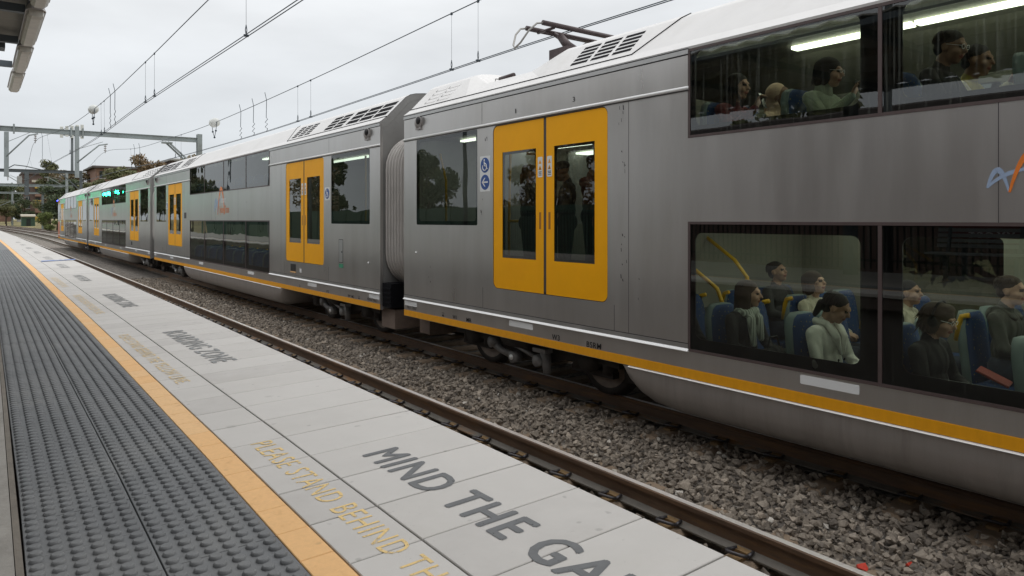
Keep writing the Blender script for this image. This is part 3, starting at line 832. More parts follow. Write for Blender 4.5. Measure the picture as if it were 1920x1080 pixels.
def leaf_fn(ya, yb, outer_is_high):
    cr_ = (0, 1, 1, 0) if outer_is_high else (1, 0, 0, 1)
    g0, g1 = (ya + .16, yb - .178) if outer_is_high else (ya + .178 + .035, yb - .16 + .03)
    return lambda mb: mb.plate(rrect(ya, 1.186, yb, 3.208, .08, 6, cr_), [[(g0, 1.57), (g1, 1.57), (g1, 2.872), (g0, 2.872)]], -1.484, .03), (g0, g1)

def vent(parent, t0, t1, y0, y1, m_='vent_dark', off=.003):
    nx_, nz_ = -.7104, .7038
    def P(t_, y): return (-1.39 + .35 * t_ + nx_ * off, y, 3.712 + .353 * t_ + nz_ * off)
    me = MB()
    a, b_, c_, d_ = P(t0, y0), P(t0, y1), P(t1, y1), P(t1, y0)
    dn = (-nx_ * .012, 0, -nz_ * .012)
    lo = [tuple(q[i] + dn[i] for i in range(3)) for q in (a, b_, c_, d_)]
    me.add([a, b_, c_, d_] + lo, [(0, 1, 2, 3), (0, 4, 5, 1), (1, 5, 6, 2), (2, 6, 7, 3), (3, 7, 4, 0)])
    return link('vent_slot', me.mesh('vent_slot', m_), parent)

def wheel_fn(mb):
    n = 28
    prof = [(.0, .07), (.06, .09), (.10, .085), (.14, .03), (.30, .015), (.345, .05), (.42, .055), (.425, -.03), (.455, -.05), (.455, -.075), (.36, -.07), (.0, -.07)]
    rg = []
    for k in range(n):
        a = 2 * math.pi * k / n
        rg.append([(-p_[1], p_[0] * math.cos(a), p_[0] * math.sin(a)) for p_ in prof])
    m_ = len(prof); vs_ = [q for r_ in rg for q in r_]
    for j in range(m_ - 1):
        fs = [(k * m_ + j, k * m_ + j + 1, ((k + 1) % n) * m_ + j + 1, ((k + 1) % n) * m_ + j) for k in range(n)]
        base = 0
        if j == 0: mb.add(vs_, [])
        for f_ in fs: mb.f.append(f_); mb.m.append(1 if 2 <= j <= 4 else 0); mb.sm.append(True)
def bogie_fn(mb):
    for s_ in (-1, 1):
        x = s_ * 1.0
        rg = []
        for y, z0, z1 in ((-1.65, .40, .52), (-1.2, .42, .62), (-.7, .36, .60), (-.4, .26, .50), (.4, .26, .50), (.7, .36, .60), (1.2, .42, .62), (1.65, .40, .52)):
            rg.append([(x - .09, y, z0), (x + .09, y, z0), (x + .09, y, z1), (x - .09, y, z1)])
        mb.loft(rg)
        for y in (-1.175, 1.175):
            mb.tube([(x - .14, y, .43), (x + .10, y, .43)], .14, 12)
            mb.tube([(x, y + .25, .30), (x, y + .25, .55)], .09, 10)
            mb.tube([(x, y - .25, .30), (x, y - .25, .55)], .09, 10)
            mb.box((x - .05, y - .34, .26), (x + .05, y + .34, .33))
    mb.box((-1.0, -.3, .28), (1.0, .3, .5)); mb.tube([(-.8, -1.175, .43), (.8, -1.175, .43)], .08, 8); mb.tube([(-.8, 1.175, .43), (.8, 1.175, .43)], .08, 8)
    mb.tube([(-1.1, -.25, .62), (-1.1, .25, .62)], .24, 14); mb.box((-.9, -1.7, .22), (.9, -1.55, .5)); mb.box((-.9, 1.55, .22), (.9, 1.7, .5))
def arm_fn(mb):
    mb.tube([(-1.22, .42, .50), (-1.22, .38, .40), (-1.22, .22, .335), (-1.22, -.05, .30)], [.05, .062, .045, .055], 8)
    mb.tube([(-1.29, .40, .43), (-1.17, .40, .43)], .075, 12); mb.tube([(-1.29, -.06, .30), (-1.17, -.06, .30)], .075, 12)
    mb.tube([(-1.305, -.06, .30), (-1.28, -.06, .30)], .035, 10, 1)
    mb.tube([(-1.20, .1, .46), (-1.20, -.5, .335)], [.022, .03], 8); mb.tube([(-1.29, -.55, .33), (-1.17, -.55, .33)], .075, 12)
    mb.box((-1.27, -.70, .43), (-1.15, -.46, .48)); mb.tube([(-1.2, -.62, .46), (-1.2, -.66, .18)], [.07, .05], 8)

def seat_fn(mb):
    # local: x across, faces -y, origin on the deck floor under the hips
    w = .205
    mb.loft([[(-w, -.24, .40), (w, -.24, .40), (w, -.22, .46), (-w, -.22, .46)], [(-w, .0, .38), (w, .0, .38), (w, .0, .455), (-w, .0, .455)], [(-w, .2, .37), (w, .2, .37), (w, .2, .44), (-w, .2, .44)]], True, True, 0, True)
    prof = [(.17, .42, 1.0), (.195, .58, 1.0), (.215, .75, 1.0), (.235, .90, .94), (.243, .975, .78), (.248, 1.01, .5)]
    fr = [[(-w * k, y - .045, z), (-w * k * .5, y - .062, z), (w * k * .5, y - .062, z), (w * k, y - .045, z), (w * k, y, z), (-w * k, y, z)] for y, z, k in prof]
    mb.loft(fr, True, True, 0, True)
    bk = [[(-w * k * 1.06, y - .03, z), (w * k * 1.06, y - .03, z), (w * k * 1.06, y + .035, z), (w * k * .7, y + .055, z), (-w * k * .7, y + .055, z), (-w * k * 1.06, y + .035, z)] for y, z, k in [(p_[0], p_[1] + .006 if i_ else p_[1] - .06, p_[2]) for i_, p_ in enumerate(prof)]]
    mb.loft(bk, True, True, 1, True)
    mb.box((-w, -.22, .33), (w, .21, .395), 1)
    mb.box((-.04, -.12, .0), (.04, .1, .34), 1)
def seat_handle_fn(mb):
    mb.tube([(.0, .27, .78), (.0, .25, .92), (.0, .23, .985), (.0, .17, 1.0)], .022, 8)

def wheelchair_sign(car, yc, z0, z1, discs):
    sg = part(('sgn', discs), 'access_sign', 'sticker_white', lambda mb: mb.plate(rrect(-.115, 0, .115, z1 - z0, .012, 2), [], -1.5035, .003), car, (0, yc, z0))
    for k in range(discs):
        zc = (z1 - z0) - .118 - k * .218
        part(('dsc',), 'sign_disc', 'sign_blue', lambda mb: mb.plate([(.097 * math.cos(i * math.pi / 16), .097 * math.sin(i * math.pi / 16)) for i in range(32)], [], -1.5055, .002), sg, (0, 0, zc))
        if k == 0:
            def icon(mb):
                x = -1.5075
                ring = [(.045 * math.cos(R(a)) + .005, .045 * math.sin(R(a)) - .022) for a in range(100, 360 + 31, 15)]
                for q in range(len(ring) - 1):
                    mb.tube([(x, *ring[q]), (x, *ring[q + 1])], .0065, 5, 0, False)
                mb.tube([(x, .012, .045), (x, .008, -.01), (x, -.032, -.012), (x, -.048, -.05), (x, -.062, -.046)], .008, 5, 0, False)
                mb.tube([(x, .010, .02), (x, -.022, .018)], .006, 5, 0, False)
                mb.ell((x, .013, .064), (.003, .013, .013), 10, 6)
            part('wcicon', 'wheelchair_symbol', 'logo_white', icon, sg, (0, 0, zc))
        else:
            def arr(mb):
                x = -1.5075
                mb.box((x - .001, -.062, -.010), (x + .002, .05, .010))
                mb.add([(x - .001, .068, 0), (x - .001, .008, .056), (x - .001, -.016, .056), (x - .001, .036, .004), (x - .001, .036, -.004), (x - .001, -.016, -.056), (x - .001, .008, -.056)], [(0, 1, 2, 3), (0, 3, 4), (0, 4, 5, 6)])
            part('arrow', 'arrow_symbol', 'logo_white', arr, sg, (0, 0, zc))

def door_set(car, s_, stickers=True, key=''):
    ya, yb = sorted((s_ * D0, s_ * D1))
    mid = (ya + yb) / 2
    part(('dfr', s_), 'door_frame', 'black_trim', lambda mb: mb.plate(rrect(ya + .001, 1.179, yb - .001, 3.217, .085, 6), [rrect(ya + .03, 1.21, yb - .03, 3.19, .07, 6)], -1.4935, .045), car)
    for hi in (False, True):
        a, b_ = (mid + .024, yb - .008) if hi else (ya + .008, mid - .024)
        outer = rrect(a, 1.186, b_, 3.208, .08, 6, (0, 1, 1, 0) if hi else (1, 0, 0, 1))
        if hi: g0, g1 = a + .14, b_ - .185
        else: g0, g1 = a + .19, b_ - .135
        lf = part(('leaf', s_, hi), 'door', 'door_yellow', lambda mb: mb.plate(outer, [[(g0, 1.57), (g1, 1.57), (g1, 2.872), (g0, 2.872)]], -1.4955, .032), car)
        part(('dbrd', s_, hi), 'door_border', 'black_trim', lambda mb: mb.plate([(g0 - .004, 1.567), (g1 + .004, 1.567), (g1 + .004, 2.876), (g0 - .004, 2.876)], [rrect(g0 + .03, 1.60, g1 - .03, 2.842, .03, 3)], -1.487, .01), lf)
        part(('dgls', s_, hi), 'door_window', 'door_glass', lambda mb: mb.add([(-1.4905, g0, 1.57), (-1.4905, g1, 1.57), (-1.4905, g1, 2.872), (-1.4905, g0, 2.872)], [(3, 2, 1, 0)]), lf)
        hy = (a + .062) if hi else (b_ - .058)
        part(('dhnd', s_, hi), 'handle_recess', 'recess', lambda mb: mb.box((-1.4975, hy - .017, 1.93), (-1.494, hy + .017, 2.125)) or mb.box((-1.4985, hy - .011, 1.94), (-1.497, hy + .006, 2.115)), lf)
        if stickers:
            st = part(('dstk', s_, hi), 'warning_sticker', 'sticker_white', lambda mb: mb.plate(rrect(hy - .042, 2.53, hy + .042, 2.765, .01, 2), [], -1.4975, .002), lf)
            part(('dstp', s_, hi), 'sticker_print', ['stripe_yellow', 'print_black'], lambda mb: [mb.add([(-1.4985, hy - .026, 2.685), (-1.4985, hy + .026, 2.685), (-1.4985, hy, 2.735)], [(0, 2, 1)], 0),
                 mb.add([(-1.4985, hy - .03, 2.615), (-1.4985, hy + .03, 2.615), (-1.4985, hy, 2.668)], [(0, 2, 1)], 0), mb.add([(-1.4990, hy - .012, 2.617), (-1.4990, hy + .012, 2.617), (-1.4990, hy, 2.650)], [(0, 2, 1)], 1),
                 mb.box((-1.4985, hy - .028, 2.588), (-1.4975, hy + .028, 2.596), 1), mb.box((-1.4985, hy - .028, 2.572), (-1.4975, hy + .02, 2.580), 1), mb.box((-1.4985, hy - .028, 2.552), (-1.4975, hy + .024, 2.560), 1)], st)
    part(('dseal', s_), 'door_seal', 'seal_grey', lambda mb: mb.box((-1.4925, mid - .0235, 1.19), (-1.465, mid + .0235, 3.205)), car)

def ribbon(parent, pts, ws, m_, name='logo', dx=0.0):
    "flat printed stroke on the carriage side; pts are (y,z)"
    L = []; Rr = []
    for i in range(len(pts)):
        p0 = Vector(pts[max(0, i - 1)]); p1 = Vector(pts[min(len(pts) - 1, i + 1)])
        d = (p1 - p0).normalized(); nn = Vector((-d.y, d.x)) * ws[i] / 2
        q = Vector(pts[i]); L.append(q + nn); Rr.append(q - nn)
    mb = MB(); n = len(pts)
    mb.add([(-1.5025 - dx, *q) for q in L] + [(-1.5025 - dx, *q) for q in Rr], [(i, i + 1, n + i + 1, n + i) for i in range(n - 1)])
    return link(name, mb.mesh(name, m_), parent)
def bez(p0, p1, p2, n=12):
    return [((1 - t_) ** 2 * p0[0] + 2 * t_ * (1 - t_) * p1[0] + t_ * t_ * p2[0], (1 - t_) ** 2 * p0[1] + 2 * t_ * (1 - t_) * p1[1] + t_ * t_ * p2[1]) for t_ in [i / n for i in range(n + 1)]]
def logo(car, y, z, s_):
    "blue and orange looping mark; y decreases to the right"
    f_ = lambda a, b_: (y - a * s_, z + b_ * s_)
    w = lambda l, n: [max(.004, (l[0] + (l[1] - l[0]) * min(1, 2 * i / n) if i < n / 2 else l[1] + (l[2] - l[1]) * (2 * i / n - 1))) * s_ for i in range(n + 1)]
    ribbon(car, bez(f_(0, .10), f_(.22, .95), f_(.43, .0), 14), w((.05, .14, .04), 14), 'logo_blue', dx=.0)
    ribbon(car, bez(f_(0, .11), f_(.34, .50), f_(.95, .52), 14), w((.05, .10, .05), 14), 'logo_blue', dx=.0006)
    ribbon(car, bez(f_(.44, -.01), f_(.88, 1.75), f_(1.30, .0), 16), w((.05, .16, .06), 16), 'logo_orange', dx=.0012)

def make_carriage(label, Yc, kind):
    car = thing('train_carriage', label, 'train carriage', (XC, Yc, 0), group='carriages of the double deck train')
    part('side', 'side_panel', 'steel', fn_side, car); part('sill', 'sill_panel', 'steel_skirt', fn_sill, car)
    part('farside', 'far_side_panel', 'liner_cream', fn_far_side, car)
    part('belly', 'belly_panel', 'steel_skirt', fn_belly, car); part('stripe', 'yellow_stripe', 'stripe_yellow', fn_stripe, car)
    part('silver', 'side_trim', ['steel_bright', 'steel_band', 'black_trim'], fn_silver, car)
    part('deckframe', 'window_rubber', 'brown_rubber', fn_deckframe, car)
    stn = [(-HL, 4.3), (-HL / 2, 4.3), (0, 4.3), (HL / 2, 4.3), (HL, 4.3)]
    if kind == 'near': stn = [(-HL, 4.3), (0, 4.3), (5.95, 4.3), (6.55, 3.93), (7.55, 3.93), (7.95, 4.3), (HL, 4.3)]
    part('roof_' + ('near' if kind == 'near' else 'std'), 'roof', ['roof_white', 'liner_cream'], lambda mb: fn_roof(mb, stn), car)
    for s_ in (-1, 1): part(('end', s_), 'end_wall', 'steel_end', lambda mb: fn_end(mb, s_), car)
    part('oppglass', 'far_side_glazing', 'opposite_glass', lambda mb: [mb.add([(1.46, a_, z0_), (1.46, b2_, z0_), (1.46, b2_, z1_), (1.46, a_, z1_)], [(0, 1, 2, 3)]) for a_, b2_, z0_, z1_ in ((-HL + .1, HL - .1, .9, 1.9), (-HL + .1, HL - .1, 1.905, 3.5))], car)
    # glazing
    far = kind in ('far', 'lead')
    gu = 'window_glass' if not far else 'far_glass'; glw = 'lower_glass' if kind == 'near' else 'far_glass'
    if kind == 'mid': gu = 'far_glass'
    for k, (a, b_) in enumerate(PANES):
        ml = .06 if k == 3 else .15; mr_ = .06 if k == 0 else .15
        part(('pu', k, gu), 'upper_window', gu, pane_fn(a + .004, b_ - .004, 2.803, 3.586), car)
        part(('pl', k, glw), 'lower_window', glw, pane_fn(a + .004, b_ - .004, .853, 2.008), car)
        part(('fu', k), 'upper_window_border', 'black_trim', frit_fn(a, b_, 2.79, 3.597, ml, mr_, .10, .03), car)
        part(('fl', k), 'lower_window_border', 'black_trim', frit_fn(a, b_, .84, 2.02, ml, mr_, .12, .10), car)
    for s_ in (1, -1):
        ya, yb = sorted((s_ * A0, s_ * A1))
        ga = 'door_glass' if kind == 'near' else 'far_glass'
        part(('pa', s_, ga), 'vestibule_window', ga, pane_fn(ya + .002, yb - .002, 1.967, 3.213), car)
        part(('fa', s_), 'vestibule_window_border', 'black_trim', frit_fn(ya, yb, 1.96, 3.22, .05, .05, .06, .05, .05), car)
        door_set(car, s_, kind in ('near', 'mid'))
        part(('lamp', s_), 'marker_lamp', ['lamp_case', 'black_trim'], lambda mb: [mb.ell((-1.51, s_ * (HL - .46), 3.47), (.055, .085, .095), 14, 10, 0), mb.ell((-1.545, s_ * (HL - .46) - .045, 3.49), (.03, .05, .06), 10, 8, 1), mb.box((-1.53, s_ * (HL - .46) - .06, 3.36), (-1.5, s_ * (HL - .46) + .06, 3.40), 0)], car)
        if not (kind == 'lead' and s_ > 0):
            bg_ = part('bogie', 'bogie', 'underframe', bogie_fn, car, (0, s_ * (HL - 2.48), 0))
            for yy in (-1.175, 1.175):
                part('wheel', 'wheel', ['underframe', 'wheel_rust'], wheel_fn, bg_, (-.76, yy, .42))
            part('linkarm', 'traction_link', ['underframe_grey', 'steel_bright'], arm_fn, bg_, (0, .1, 0))
        part(('flr', s_), 'vestibule_floor', 'deck_floor', lambda mb: mb.box((-1.44, min(s_ * 4.3, s_ * 9.0), 1.02), (1.42, max(s_ * 4.3, s_ * 9.0), 1.10)), car)
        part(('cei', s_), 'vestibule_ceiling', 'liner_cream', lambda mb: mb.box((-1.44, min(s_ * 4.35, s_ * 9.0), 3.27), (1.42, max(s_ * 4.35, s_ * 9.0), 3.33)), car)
        part(('vl', s_), 'vestibule_light', 'vestibule_tube', lambda mb: [mb.box((.72, min(s_ * 5.0, s_ * 9.0) + .01, 3.215), (1.0, max(s_ * 5.0, s_ * 9.0) - .01, 3.25)), mb.box((-.8, min(s_ * 5.0, s_ * 8.6), 3.225), (-.72, max(s_ * 5.0, s_ * 8.6), 3.255))], car)
        part(('blk', s_), 'stair_wall', 'liner_cream', lambda mb: [mb.box((-1.40, min(s_ * 4.34, s_ * 4.38), .58), (1.40, max(s_ * 4.34, s_ * 4.38), 1.02)), mb.box((-1.1, min(s_ * 4.1, s_ * 4.14), .30), (1.1, max(s_ * 4.1, s_ * 4.14), .58)), mb.box((-1.40, min(s_ * 4.30, s_ * 4.34), 1.10), (1.42, max(s_ * 4.30, s_ * 4.34), 3.27))], car)
        # reflector plates, vents
        for (yc, w_) in ((HL - .21, .37), (6.18, .46), (2.33, .47)):
            part(('rp', w_), 'reflector_plate', 'sticker_white', lambda mb: mb.plate(rrect(-w_ / 2, .745, w_ / 2, .815, .008, 2), [], -1.5035, .003), car, (0, s_ * yc, 0))
        if not far:
            vdark = not (kind == 'near' and s_ > 0)
            if kind == 'near' and s_ > 0:
                for i in range(2):
                    for j in range(4):
                        y0 = HL - .32 - i * .36
                        vent(car, .17 + j * .19, .27 + j * .19, y0 - .30, y0 - .02, 'roof_white', .004)
                        vent(car, .17 + j * .19, .27 + j * .19, y0 - .05, y0, 'vent_dark', .003)
                for i in range(3):
                    for j in range(5):
                        y0 = 5.50 - i * .33
                        vent(car, .20 + j * .15, .29 + j * .15, y0 - .27, y0)
            elif kind == 'mid' or s_ > 0:
                for i in range(3):
                    for j in range(3):
                        y0 = s_ * (HL - .12 - i * .55); y1 = s_ * (HL - .12 - i * .55 - .48)
                        vent(car, .14 + j * .26, .33 + j * .26, min(y0, y1), max(y0, y1))
                for i in range(2):
                    for j in range(4):
                        y0 = s_ * (HL - 1.88 - i * .45); y1 = s_ * (HL - 1.88 - i * .45 - .38)
                        vent(car, .12 + j * .2, .26 + j * .2, min(y0, y1), max(y0, y1))
                for i in range(3):
                    for j in range(5):
                        y0 = s_ * (HL - 3.5 - i * .36); y1 = s_ * (HL - 3.5 - i * .36 - .28)
                        vent(car, .16 + j * .15, .25 + j * .15, min(y0, y1), max(y0, y1))
        else:
            for i in range(6):
                for j in range(3):
                    y0 = s_ * (HL - .2 - i * .45)
                    vent(car, .2 + j * .25, .32 + j * .25, y0 - .10, y0 + .10)
        for tt in (0.02,):
            part(('seam', s_), 'roof_seam', 'vent_dark', lambda mb: [mb.box((-1.394, min(s_ * (HL - 4.6), s_ * HL), 3.711), (-1.384, max(s_ * (HL - 4.6), s_ * HL), 3.722)),
                 mb.tube([(-1.392, s_ * (HL - 4.6), 3.716), (-1.042, s_ * (HL - 4.95), 4.069), (-.95, s_ * (HL - 5.0), 4.121)], .006, 4, 0, False)], car)
    part('seams', 'panel_seam', 'seal_grey', lambda mb: [mb.box((-1.5012, y_ - .0025, z0_), (-1.4995, y_ + .0025, z1_)) for y_, z0_, z1_ in ((4.42, .91, 3.22), (-4.42, .91, 3.22), (6.98, .91, 1.17), (4.62, .91, 1.17), (-4.62, .91, 1.17), (-6.98, .91, 1.17), (1.2, 2.02, 2.79), (-1.3, 2.02, 2.79), (7.0, 3.265, 3.545), (-7.0, 3.265, 3.545))], car)
    # interior shell
    part('lfloor', 'lower_deck_floor', 'deck_floor', lambda mb: mb.box((-1.22, -4.05, .23), (1.22, 4.05, .255)), car)
    part('ufloor', 'upper_deck_floor', 'liner_grey', lambda mb: mb.box((-1.45, -4.0, 2.05), (1.425, 4.0, 2.11)), car)
    def strips(mb):
        for i in range(6):
            y0 = -4.0 + i * 1.35
            mb.box((.80, y0, 4.00), (.99, y0 + 1.31, 4.035)); mb.box((-.99, y0, 4.00), (-.80, y0 + 1.31, 4.035))
    part('ustrip', 'upper_deck_light', 'tube_light', strips, car)
    part('lstrip', 'lower_deck_light', 'lower_tube', lambda mb: [mb.box((x_ - .06, -3.8, 2.015), (x_ + .06, 3.8, 2.045)) for x_ in (-.9, .15, 1.0)], car)
    part('pole' , 'grab_pole', 'grab_yellow', lambda mb: [mb.tube([(-1.05, 7.02, 1.1), (-1.05, 7.02, 2.0), (-1.0, 7.05, 3.2)], .018, 8), mb.tube([(-1.05, 7.02, 2.02), (-1.05, 6.55, 2.02)], .018, 8), mb.tube([(-.95, 6.8, 3.2), (-.95, 6.75, 2.9), (-.95, 6.2, 2.85)], .018, 8),
          mb.tube([(-1.3, 8.2, 1.9), (-1.3, 8.2, 2.6), (-1.28, 8.4, 3.0)], .018, 8), mb.tube([(-.2, 5.6, 1.1), (-.2, 5.6, 3.2)], .02, 8),
          mb.tube([(-1.05, -7.6, 1.1), (-1.05, -7.6, 3.2)], .018, 8), mb.tube([(-1.05, -7.8, 2.02), (-1.05, -8.4, 2.02), (-1.05, -8.6, 2.6)], .018, 8)], car)
    rows = [-3.2 + .8 * i for i in range(9)]
    if kind in ('near', 'mid'):
        for i, yl in enumerate(LOW_ROWS if kind == 'near' else rows):
            for x in ((-1.21, -.76, .04, .49, .94) if kind == 'near' else (-1.21, -.76)):
                st = part('seat', 'seat', ['seat_blue', 'seat_shell'], seat_fn, car, (x, yl, .25))
                if x in (-.76, .04): part('seath', 'seat_handle', 'grab_yellow', seat_handle_fn, st, (.2 if x < 0 else -.2, 0, 0))
        for i, yl in enumerate(UP_ROWS if kind == 'near' else rows):
            for x in ((-1.19, -.74, .06, .51) if kind == 'near' else (-1.19,)):
                st = part('seat', 'seat', ['seat_blue', 'seat_shell'], seat_fn, car, (x, yl, 2.11))
    return car

YC1, YC2, YC3, YC4 = .56, 19.535, 38.50, 57.47
LOW_ROWS = [y_ - YC1 for y_ in (4.60, 3.85, 3.05, 2.25, 1.45, .65)]
UP_ROWS = [y_ - YC1 for y_ in (4.70, 3.92, 3.10, 2.24, 1.45)]
c1 = make_carriage('nearest stainless steel double deck carriage with passengers behind its deck windows', YC1, 'near')
c2 = make_carriage('second carriage from the camera, joined by ribbed bellows, vents on its roof end', YC2, 'mid')
c3 = make_carriage('third carriage from the camera, just behind the leading one', YC3, 'far')
c4 = make_carriage('farthest, leading carriage with orange cab front', YC4, 'lead')

# lettering and marks on the sides
for s_, y0 in (('1', 6.28), ('3', 5.235)):
    side_text(s_, c1, y0 + (.008 if s_ == '1' else .017), y0 - (.008 if s_ == '1' else .017), 3.325, .055, bold=.0)
wheelchair_sign(c1, 6.925, 2.40, 2.855, 2)
wheelchair_sign(c2, -6.93, 2.40, 2.64, 1)
wheelchair_sign(c2, 6.93, 2.40, 2.64, 1)
wheelchair_sign(c3, -6.93, 2.40, 2.64, 1)
for body, ya, yb, z, h in (('No.1 T6567', 8.98, 8.70, .700, .045), ('W1', 7.70, 7.60, .687, .052), ('MR', 7.36, 7.24, .687, .052), ('W3', 5.60, 5.47, .687, .06), ('BSRM', 5.03, 4.81, .685, .06)):
    side_text(body, c1, ya, yb, z, h)
for body, ya, yb, z, h in (('N5567 No.1', -8.62, -8.98, .700, .045), ('BP', -7.85, -7.95, .687, .045), ('M2', -8.0, -8.1, .687, .045), ('PS', -6.9, -7.0, .687, .045), ('D', -5.5, -5.56, .687, .045)):
    side_text(body, c2, ya, yb, z, h)
for yy in (7.95,):
    part(None, 'jacking_mark', 'print_black', lambda mb: [mb.add([(-1.5045, yy - .03, .69), (-1.5045, yy + .03, .69), (-1.5045, yy, .73)], [(0, 2, 1)]), mb.box((-1.5045, yy - .03, .735), (-1.503, yy + .03, .742))], c1)
part(None, 'jacking_mark', 'print_black', lambda mb: [mb.add([(-1.5045, -8.33, .69), (-1.5045, -8.27, .69), (-1.5045, -8.30, .73)], [(0, 2, 1)]), mb.box((-1.5045, -8.33, .735), (-1.503, -8.27, .742))], c2)
logo(c1, 1.262, 2.215, .28)
logo(c2, .90, 2.18, .78)
side_text('Transport', c2, .36, -.22, 2.49, .17, 'logo_white', bold=.015)
side_text('Sydney Trains', c2, .36, -.52, 2.22, .19, 'logo_orange', bold=.01)
logo(c3, .40, 2.18, .85); side_text('Transport', c3, -.2, -.85, 2.50, .17, 'logo_white'); side_text('Sydney Trains', c3, -.2, -1.2, 2.22, .19, 'logo_orange')
logo(c4, .40, 2.18, .85); side_text('Transport', c4, -.2, -.85, 2.50, .17, 'logo_white'); side_text('Sydney Trains', c4, -.2, -1.2, 2.22, .19, 'logo_orange')
def scuffs(mb):
    rg = np.random.default_rng(5)
    for (yc, z0, z1, n_) in ((4.52, 2.9, 3.15, 5), (4.50, 2.5, 2.75, 5), (4.48, 1.3, 1.9, 8), (6.92, 2.9, 3.1, 3), (7.02, 2.0, 2.3, 3), (4.3, 1.2, 1.5, 2), (8.3, 1.0, 1.7, 3)):
        for i in range(n_):
            y_ = yc + rg.normal() * .03; z_ = rg.uniform(z0, z1); h_ = rg.uniform(.008, .06); w_ = rg.uniform(.003, .010)
            mb.add([(-1.5016, y_ - w_, z_), (-1.5016, y_ + w_ * .6, z_ + .004), (-1.5016, y_ + w_, z_ + h_), (-1.5016, y_ - w_ * .3, z_ + h_ * .9)], [(3, 2, 1, 0)])
part(None, 'scuff_mark', 'seal_grey', scuffs, c1)
# hatches on the second carriage
part('hatch', 'hatch', 'black_trim', lambda mb: [mb.box((-1.503, -5.30, .98), (-1.49, -5.0, 1.13))], c2)
part('hatchlip', 'hatch_lip', 'tile_yellow', lambda mb: [mb.box((-1.512, -5.30, .955), (-1.49, -5.0, .978))], c2)
part('hatch', 'hatch', 'black_trim', lambda mb: None, c3)
part('lock', 'access_cover', ['steel_band', 'black_trim'], lambda mb: [mb.box((-1.5025, -7.62, 1.28), (-1.499, -7.46, 1.68), 0), mb.box((-1.5022, -7.63, 1.27), (-1.4985, -7.45, 1.69), 1), mb.box((-1.506, -7.60, 1.45), (-1.50, -7.57, 1.48), 1)], c2)
part('gstk', 'green_label', 'green_print', lambda mb: mb.box((-1.503, -7.64, 1.18), (-1.499, -7.46, 1.25)), c2)
part('vgr', 'speaker_grille', 'seal_grey', lambda mb: mb.box((-1.504, 4.15, 2.08), (-1.499, 4.42, 2.26)), c2)
part('dlb', 'door_label', 'sticker_white', lambda mb: mb.box((-1.503, -5.62, .98), (-1.499, -5.52, 1.06)), c2)
for (yy, zz) in ((8.72, 1.55),): part(None, 'key_lock', 'steel_bright', lambda mb: mb.tube([(-1.506, yy, zz), (-1.498, yy, zz)], .02, 10), c1)
part(None, 'key_lock', 'steel_bright', lambda mb: mb.tube([(-1.506, -8.65, 1.32), (-1.498, -8.65, 1.32)], .02, 10), c2)
# coupling end gear
part(None, 'jumper_box', 'vent_dark', lambda mb: [mb.box((-1.46, -HL - .30, .64), (-.9, -HL - .003, 1.02)), [mb.box((-1.475, -HL - .29, .70 + .075 * i), (-1.455, -HL - .05, .725 + .075 * i)) for i in range(4)]], c2)
part(None, 'equipment_box', 'box_brown', lambda mb: mb.cham((-1.37, -HL - .26, .29), (-.3, -HL + .2, .60), .01), c2)
part(None, 'equipment_box', 'box_brown', lambda mb: mb.cham((-1.2, HL - .25, .29), (-.1, HL + .05, .58), .01), c1)
# handrails at the lower deck stairs and behind the door
part(None, 'stair_rail', 'grab_yellow', lambda mb: [mb.tube([(-.40, 4.55, 2.0), (-.42, 3.95, 1.62), (-.42, 3.80, 1.45), (-.42, 3.80, .9)], .02, 8), mb.tube([(-1.02, 4.2, 1.68), (-1.02, 3.72, 1.38), (-1.02, 3.66, 1.25), (-1.02, 3.66, .9)], .02, 8)], c1)
part(None, 'help_point', 'warn_red', lambda mb: [mb.ell((-1.40, 4.99, 2.02), (.03, .055, .10), 14, 10)], c1)
# cab end of the leading carriage
cab = part(None, 'cab_front', ['cab_orange', 'pane_dark', 'steel'], lambda mb: [
    mb.loft([[(-1.5, HL - .004, .6), (1.5, HL - .004, .6), (1.5, HL - .004, 3.6), (-1.5, HL - .004, 3.6)], [(-1.44, HL + .9, .7), (1.44, HL + .9, .7), (1.34, HL + .55, 3.4), (-1.34, HL + .55, 3.4)]], True, True, 0),
    mb.box((-1.506, HL - 1.45, .68), (-1.4995, HL - .01, 1.9), 0), mb.box((-1.506, HL - 1.45, 1.92), (-1.4995, HL - .01, 3.2), 1), mb.box((-1.506, HL - 1.45, 3.22), (-1.4995, HL - .01, 3.5), 0)], c4)
part(None, 'marker_light', 'cab_blue_light', lambda mb: mb.ell((-1.53, HL + .1, 3.53), (.05, .06, .06), 10, 8), c4)
# bellows
for k, (ya, yb, lb) in enumerate(((YC1 + HL, YC2 - HL, 'pale ribbed gangway bellows between the nearest and second carriages'),
                                  (YC2 + HL, YC3 - HL, 'ribbed gangway bellows between the second and third carriages'),
                                  (YC3 + HL, YC4 - HL, 'ribbed gangway bellows between the third and leading carriages'))):
    mb = MB(); n = 8; pit = (yb - ya - .012) / n
    prev = None
    for i in range(n):
        y0 = ya + .006 + i * pit
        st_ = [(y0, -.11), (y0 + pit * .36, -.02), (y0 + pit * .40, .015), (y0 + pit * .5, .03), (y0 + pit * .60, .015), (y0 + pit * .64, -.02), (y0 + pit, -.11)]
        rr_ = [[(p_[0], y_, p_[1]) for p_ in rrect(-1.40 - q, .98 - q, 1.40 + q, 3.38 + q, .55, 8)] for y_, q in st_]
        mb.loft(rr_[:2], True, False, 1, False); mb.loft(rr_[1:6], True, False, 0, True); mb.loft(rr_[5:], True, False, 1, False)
    tag(link('gangway_bellows', mb.mesh('gangway_bellows', ['bellows', 'vent_dark']), None, (XC, 0, 0)), lb, 'bellows')

